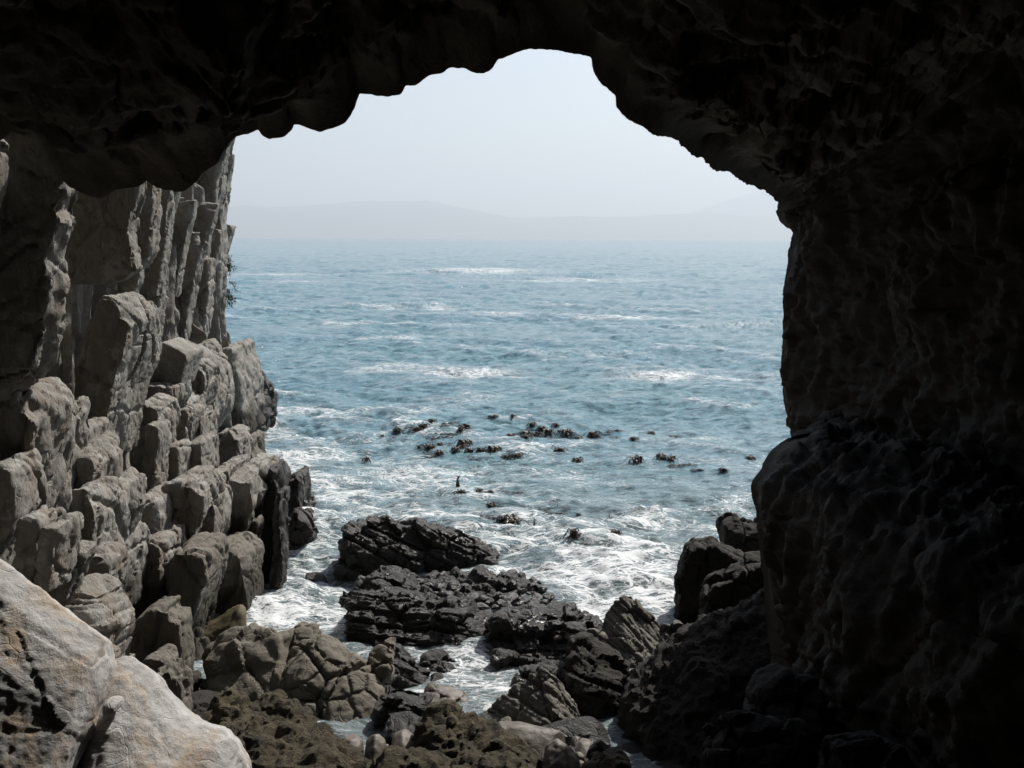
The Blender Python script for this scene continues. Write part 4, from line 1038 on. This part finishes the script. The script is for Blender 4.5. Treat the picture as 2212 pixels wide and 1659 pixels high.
def hills(name, prof, d, depth, seed):
    prof = np.array(prof, float)
    nx, ny = 420, 60
    px = np.linspace(prof[0, 0], prof[-1, 0], nx)
    py = np.interp(px, prof[:, 0], prof[:, 1])
    ridge = pts(px, py, d)
    rows = []
    for t in np.linspace(-1, 1, ny):
        r = ridge.copy(); r[:, 1] = d + t * depth
        h = (1 - abs(t) ** 1.3)
        n = fbm(np.stack([r[:, 0] / (depth * .5), r[:, 1] / (depth * .5), 0 * px], -1), 5, seed)
        r[:, 2] = np.maximum(ridge[:, 2] * h * (1 + .45 * n * (1 - h)) + ridge[:, 2] * .012 * fbm(np.stack([px / 14, px * 0 + t * 20, 0 * px], -1), 3, seed + 5), 0) - 60 + 60 * h
        rows.append(r)
    o = link(name, mesh_np(name, np.concatenate(rows), grid_faces(ny, nx)), M['hill'])
    tag(o, kind='structure')


hills('hills', [(-300, 470), (200, 455), (480, 447), (530, 443), (600, 447), (660, 444), (720, 440), (770, 434), (850, 434), (920, 433), (950, 438), (980, 445), (1050, 459), (1110, 470), (1180, 470), (1240, 466), (1330, 470), (1420, 464), (1500, 460), (1580, 462), (1700, 468), (2000, 470), (2500, 480)], 43000, 5000, 900)
hills('mountains', [(1000, 515), (1300, 492), (1480, 464), (1530, 448), (1565, 434), (1600, 424), (1640, 412), (1690, 402), (1760, 392), (1900, 410), (2200, 450), (2700, 515)], 52000, 6000, 910)

#@@KELP
# ------------------------------------------------------------------ kelp heads
def frond(bm, p0, ang, length, rise, droop, w, rg_, upright=0.0):
    seg = 9
    dirv = np.array([math.cos(ang), math.sin(ang), 0.0]); side = np.array([-math.sin(ang), math.cos(ang), 0.0])
    tw = rg_.uniform(-.8, .8)
    prev = None
    for i in range(seg + 1):
        t = i / seg
        c_ = p0 + dirv * length * (t * (1 - .35 * upright)) + np.array([0, 0, rise * math.sin(min(t * 1.35, 1) * math.pi * .75) * 1.3 - droop * t * t + upright * t * length * .9])
        ww = w * (1 - .75 * t ** 2) * (.55 + .45 * math.sin(min(1, t * 3) * 1.57))
        s = side * math.cos(tw * t) + np.array([0, 0, math.sin(tw * t)])
        th = np.array([0, 0, .008])
        cur = [bm.verts.new(c_ + s * ww + th), bm.verts.new(c_ - s * ww + th), bm.verts.new(c_ - s * ww * .9 - th), bm.verts.new(c_ + s * ww * .9 - th)]
        if prev:
            for j in range(4):
                bm.faces.new((prev[j], prev[(j + 1) % 4], cur[(j + 1) % 4], cur[j]))
        else:
            bm.faces.new(cur)
        prev = cur
    bm.faces.new(prev[::-1])


def kelp_mesh(seed, kind):
    rg_ = np.random.default_rng(seed); bm = bmesh.new()
    if kind == 'up':      # a single stipe standing out of the water with a few blades at its head
        frond(bm, np.array([0, 0, -.15]), .6, .22, 0, 0, .12, rg_, 3.0); frond(bm, np.array([.05, .03, -.15]), .9, .2, 0, 0, .10, rg_, 2.4)
        for a in (.2, 2.2, 3.9):
            frond(bm, np.array([.10, .08, .36]), a, .22, .12, .12, .05, rg_, .6)
    elif kind == 'flat':  # blades lying along the surface
        for i in range(11):
            frond(bm, np.array([rg_.normal(0, .35), rg_.normal(0, .08), -.01]), rg_.choice([0, 3.14]) + rg_.normal(0, .35), rg_.uniform(.35, .75), rg_.uniform(.03, .10), .10, rg_.uniform(.04, .075), rg_)
    else:                 # a domed head, blades arching out of the middle
        bmesh.ops.create_icosphere(bm, subdivisions=3, radius=1, matrix=Matrix.Translation((0, 0, .02)) @ Matrix.Diagonal((.17, .16, .13, 1)))
        for v in bm.verts:
            v.co *= 1 + .25 * math.sin(v.co.x * 21 + seed) * math.sin(v.co.y * 17) + .1 * math.sin(v.co.z * 40)
        for i in range(34):
            frond(bm, np.array([rg_.normal(0, .10), rg_.normal(0, .10), rg_.uniform(.02, .14)]), rg_.uniform(0, 6.28), rg_.uniform(.22, .50), rg_.uniform(.04, .20), rg_.uniform(.22, .45), rg_.uniform(.035, .075), rg_, .3 if i % 12 == 0 else 0)
    me = bpy.data.meshes.new('kelp_head'); bm.to_mesh(me); bm.free()
    me.polygons.foreach_set('use_smooth', np.ones(len(me.polygons), bool)); me.materials.append(M['kelp'])
    return me


KD = [kelp_mesh(600 + i, 'dome') for i in range(6)]
KF = [kelp_mesh(620 + i, 'flat') for i in range(4)]
KU = [kelp_mesh(640 + i, 'up') for i in range(2)]
KELP = [(760, 103, 40, 'd'), (860, 107, 28, 'd'), (962, 127, 45, 'd'), (1085, 125, 38, 'd'), (1015, 135, 50, 'd'), (1050, 152, 60, 'd'), (440, 145, 40, 'd'), (577, 142, 35, 'd'), (610, 153, 60, 'd'), (265, 160, 40, 'd'), (320, 163, 60, 'f'), (367, 160, 54, 'd'),
        (232, 185, 30, 'f'), (520, 168, 70, 'f'), (590, 175, 40, 'd'), (505, 198, 110, 'f'), (925, 162, 70, 'd'), (985, 165, 50, 'd'), (850, 185, 50, 'd'), (800, 198, 40, 'f'), (930, 195, 50, 'd'), (970, 202, 30, 'f'), (1140, 155, 80, 'd'), (1205, 192, 45, 'd'),
        (1280, 178, 80, 'd'), (1350, 165, 30, 'f'), (1395, 160, 70, 'f'), (1395, 186, 40, 'f'), (1485, 197, 40, 'd'), (1575, 157, 38, 'd'), (1690, 184, 50, 'f'), (375, 240, 30, 'd'), (425, 240, 60, 'd'), (485, 233, 35, 'd'), (480, 258, 50, 'd'), (440, 270, 40, 'f'),
        (530, 238, 40, 'f'), (600, 225, 70, 'd'), (563, 250, 50, 'd'), (637, 250, 50, 'd'), (700, 250, 50, 'd'), (755, 255, 70, 'd'), (830, 280, 45, 'd'), (885, 277, 45, 'd'), (672, 297, 45, 'f'), (785, 305, 40, 'f')]
KSING = [(100, 293, 45, 'd', 'low kelp head farthest left, afloat toward the cliff'), (225, 203, 26, 'f', 'thin kelp strand off the left end of the kelp band'), (1100, 255, 60, 'd', 'kelp head afloat alone midway along the near side of the band'),
         (1200, 293, 45, 'd', 'small round kelp head alone on calm water below the band'), (1505, 300, 75, 'd', 'tall drooping kelp head, first of the row toward the pillar'), (1632, 297, 62, 'd', 'upright dark kelp head beside a lower one in the row toward the pillar'),
         (1682, 303, 55, 'd', 'lower kelp head touching the upright dark one'), (1685, 328, 30, 'f', 'scrap of kelp just below the touching pair'), (1757, 330, 80, 'f', 'wide flat kelp patch with raised tips toward the pillar'),
         (1825, 346, 55, 'f', 'thin flat kelp scrap right of the wide patch'), (1955, 352, 48, 'd', 'round kelp head with a yellowish side near the pillar'), (2092, 290, 45, 'd', 'kelp head nearest the cave pillar'),
         (752, 415, 35, 'f', 'small flat kelp scrap above the loop of blades'), (575, 452, 62, 'u', 'kelp blades standing up in a pointed loop'), (588, 484, 62, 'd', 'low kelp mound right below the standing loop'),
         (683, 468, 40, 'd', 'left kelp head of the loose pair beyond the surf rock'), (742, 468, 36, 'd', 'right kelp head of the loose pair beyond the surf rock'), (870, 465, 70, 'f', 'long reddish kelp strand lying flat on the water'),
         (755, 525, 45, 'd', 'kelp head between the loose pair and the big glossy mound'), (1088, 540, 42, 'u', 'single dark kelp stalk leaning with forked tip'), (945, 552, 40, 'f', 'frayed kelp scrap left of the leaning stalk'),
         (1030, 553, 45, 'f', 'two low kelp tips under the leaning stalk'), (835, 622, 120, 'd', 'biggest glossy brown kelp mound behind the surf rock'), (712, 624, 60, 'f', 'flat kelp blades trailing left of the biggest mound'),
         (765, 606, 64, 'f', 'kelp blades spread against the biggest mound'), (1202, 580, 22, 'd', 'tiny kelp bulb in front of the small breaker'), (1090, 607, 72, 'f', 'brown kelp blades half sunk in a wave'),
         (970, 672, 42, 'u', 'short thick kelp stalk standing beyond the surf rock end'), (1178, 748, 72, 'd', 'spiky kelp head amid foam streaks right of the surf rock'), (1225, 779, 46, 'f', 'orange brown kelp scrap under the spiky head'),
         (1395, 737, 50, 'd', 'small kelp head on a wave crest toward the dark rocks'), (1065, 862, 70, 'f', 'flat dark kelp strand in white foam behind the cobbles'), (1735, 752, 54, 'f', 'faint kelp scrap nearest the dark notched rocks'), (1275, 345, 40, 'f', 'barely showing kelp scrap on open water'),
         (1360, 586, 20, 'u', 'little pointed kelp tip left of the breaking crest')]


def sea_height(x, y):
    i = np.argmin((SEA[:, 0] - x) ** 2 + (SEA[:, 1] - y) ** 2)
    return float(SEA[i, 2])


def put_kelp(a, b, w, kind, label, group=None):
    px, py = 749 + a / 2.4, 864 + b / 2.4 + (w * .06 if kind == 'd' else 0)
    q = on_water(px, py, .08)
    me = {'d': KD, 'f': KF, 'u': KU}[kind][int(rg.integers(6 if kind == 'd' else 4 if kind == 'f' else 2))]
    o = bpy.data.objects.new('kelp_clump' if kind == 'd' else 'kelp_stalk' if kind == 'u' else 'kelp_strand', me); COL.objects.link(o)
    sc = 1.6 * w / 2.4 / FPX * q[1] / {'d': 1.0, 'f': 1.5, 'u': 1.05}[kind]
    o.scale = (sc, sc, sc * {'d': .85, 'f': 1.1, 'u': 1.0}[kind])
    o.location = (q[0], q[1], max(sea_height(q[0], q[1]), -.03) + .02)
    o.rotation_euler = (0, 0, rg.uniform(0, 6.28) if kind == 'd' else rg.normal(0, .35))
    tag(o, label, 'kelp', group)


kr = random.Random(9)
for a, b, w, kd in list(KELP):
    if kr.random() < .75:
        KELP.append((a + kr.uniform(-48, 48), b + kr.uniform(-14, 14), w * kr.uniform(.5, .9), kr.choice('dff')))
for a, b, w, kd in KELP:
    if b > 215: put_kelp(a, b, w, kd, 'brown kelp in the dense near row of the floating band', 'kelp in the near row of the band')
    elif a < 700: put_kelp(a, b, w, kd, 'dark kelp in the far cluster of the band toward the cliff', 'kelp in the cluster toward the cliff')
    else: put_kelp(a, b, w, kd, 'dark kelp in the far cluster of the band toward the pillar', 'kelp in the cluster toward the pillar')
for a, b, w, kd, lab in KSING: put_kelp(a, b, w, kd, lab)


# tuft growing from the far edge of the cliff
def build_plant():
    base = pts(494, 612, 35.2)
    root = bpy.data.objects.new('cliff_plant', None); COL.objects.link(root); root.location = base
    tag(root, 'small green straggly plant hanging from the seaward edge of the tall cliff', 'plant')
    rg_ = np.random.default_rng(3); bm = bmesh.new(); bs = bmesh.new()
    for i in range(15):
        p = np.array([rg_.uniform(-.25, .0), rg_.uniform(-.3, .3), rg_.uniform(-.5, .9)])
        v = np.array([rg_.uniform(.02, .06), rg_.uniform(-.05, .05), rg_.uniform(-.04, .05)])
        for s in range(5):
            q = p + v
            v = v * .9 + np.array([rg_.normal(0, .02), rg_.normal(0, .02), -.03])
            bmesh.ops.create_cone(bs, cap_ends=True, segments=5, radius1=.008, radius2=.008, depth=float(np.linalg.norm(q - p)),
                                  matrix=Matrix.Translation(Vector((p + q) / 2)) @ Vector(q - p).to_track_quat('Z', 'Y').to_matrix().to_4x4())
            for l_ in range(10):
                c_ = Vector(q + rg_.normal(0, .05, 3)); r_ = Euler(rg_.uniform(0, 6, 3)).to_matrix()
                bm.faces.new([bm.verts.new(c_ + r_ @ Vector(t_)) for t_ in ((-.035, 0, 0), (0, -.016, .004), (.04, 0, 0), (0, .016, .004))])
            p = q
    for nm, b_ in (('foliage', bm), ('stem', bs)):
        me = bpy.data.meshes.new(nm); b_.to_mesh(me); b_.free()
        link(nm, me, M['plant'], root)


build_plant()

# ------------------------------------------------------------------ sea air
def build_haze():
    bm = bmesh.new()
    bmesh.ops.create_cube(bm, size=1)
    x0, x1, y0, y1, z0, z1 = -38000, 38000, -60, 59000, -62, 2950
    for v in bm.verts:
        v.co = Vector((x1 if v.co.x > 0 else x0, y1 if v.co.y > 0 else y0, z1 if v.co.z > 0 else z0))
    me = bpy.data.meshes.new('haze'); bm.to_mesh(me); bm.free()
    m, nt = new_mat('haze'); k = NT(nt)
    pv = k.n('ShaderNodeVolumePrincipled')
    pv.inputs['Color'].default_value = (.83, .92, 1, 1); pv.inputs['Density'].default_value = .60e-4; pv.inputs['Anisotropy'].default_value = .25
    o = k.n('ShaderNodeOutputMaterial'); k.l(pv.outputs[0], o.inputs['Volume'])
    tag(link('haze', me, m, smooth=False), kind='stuff')


build_haze()
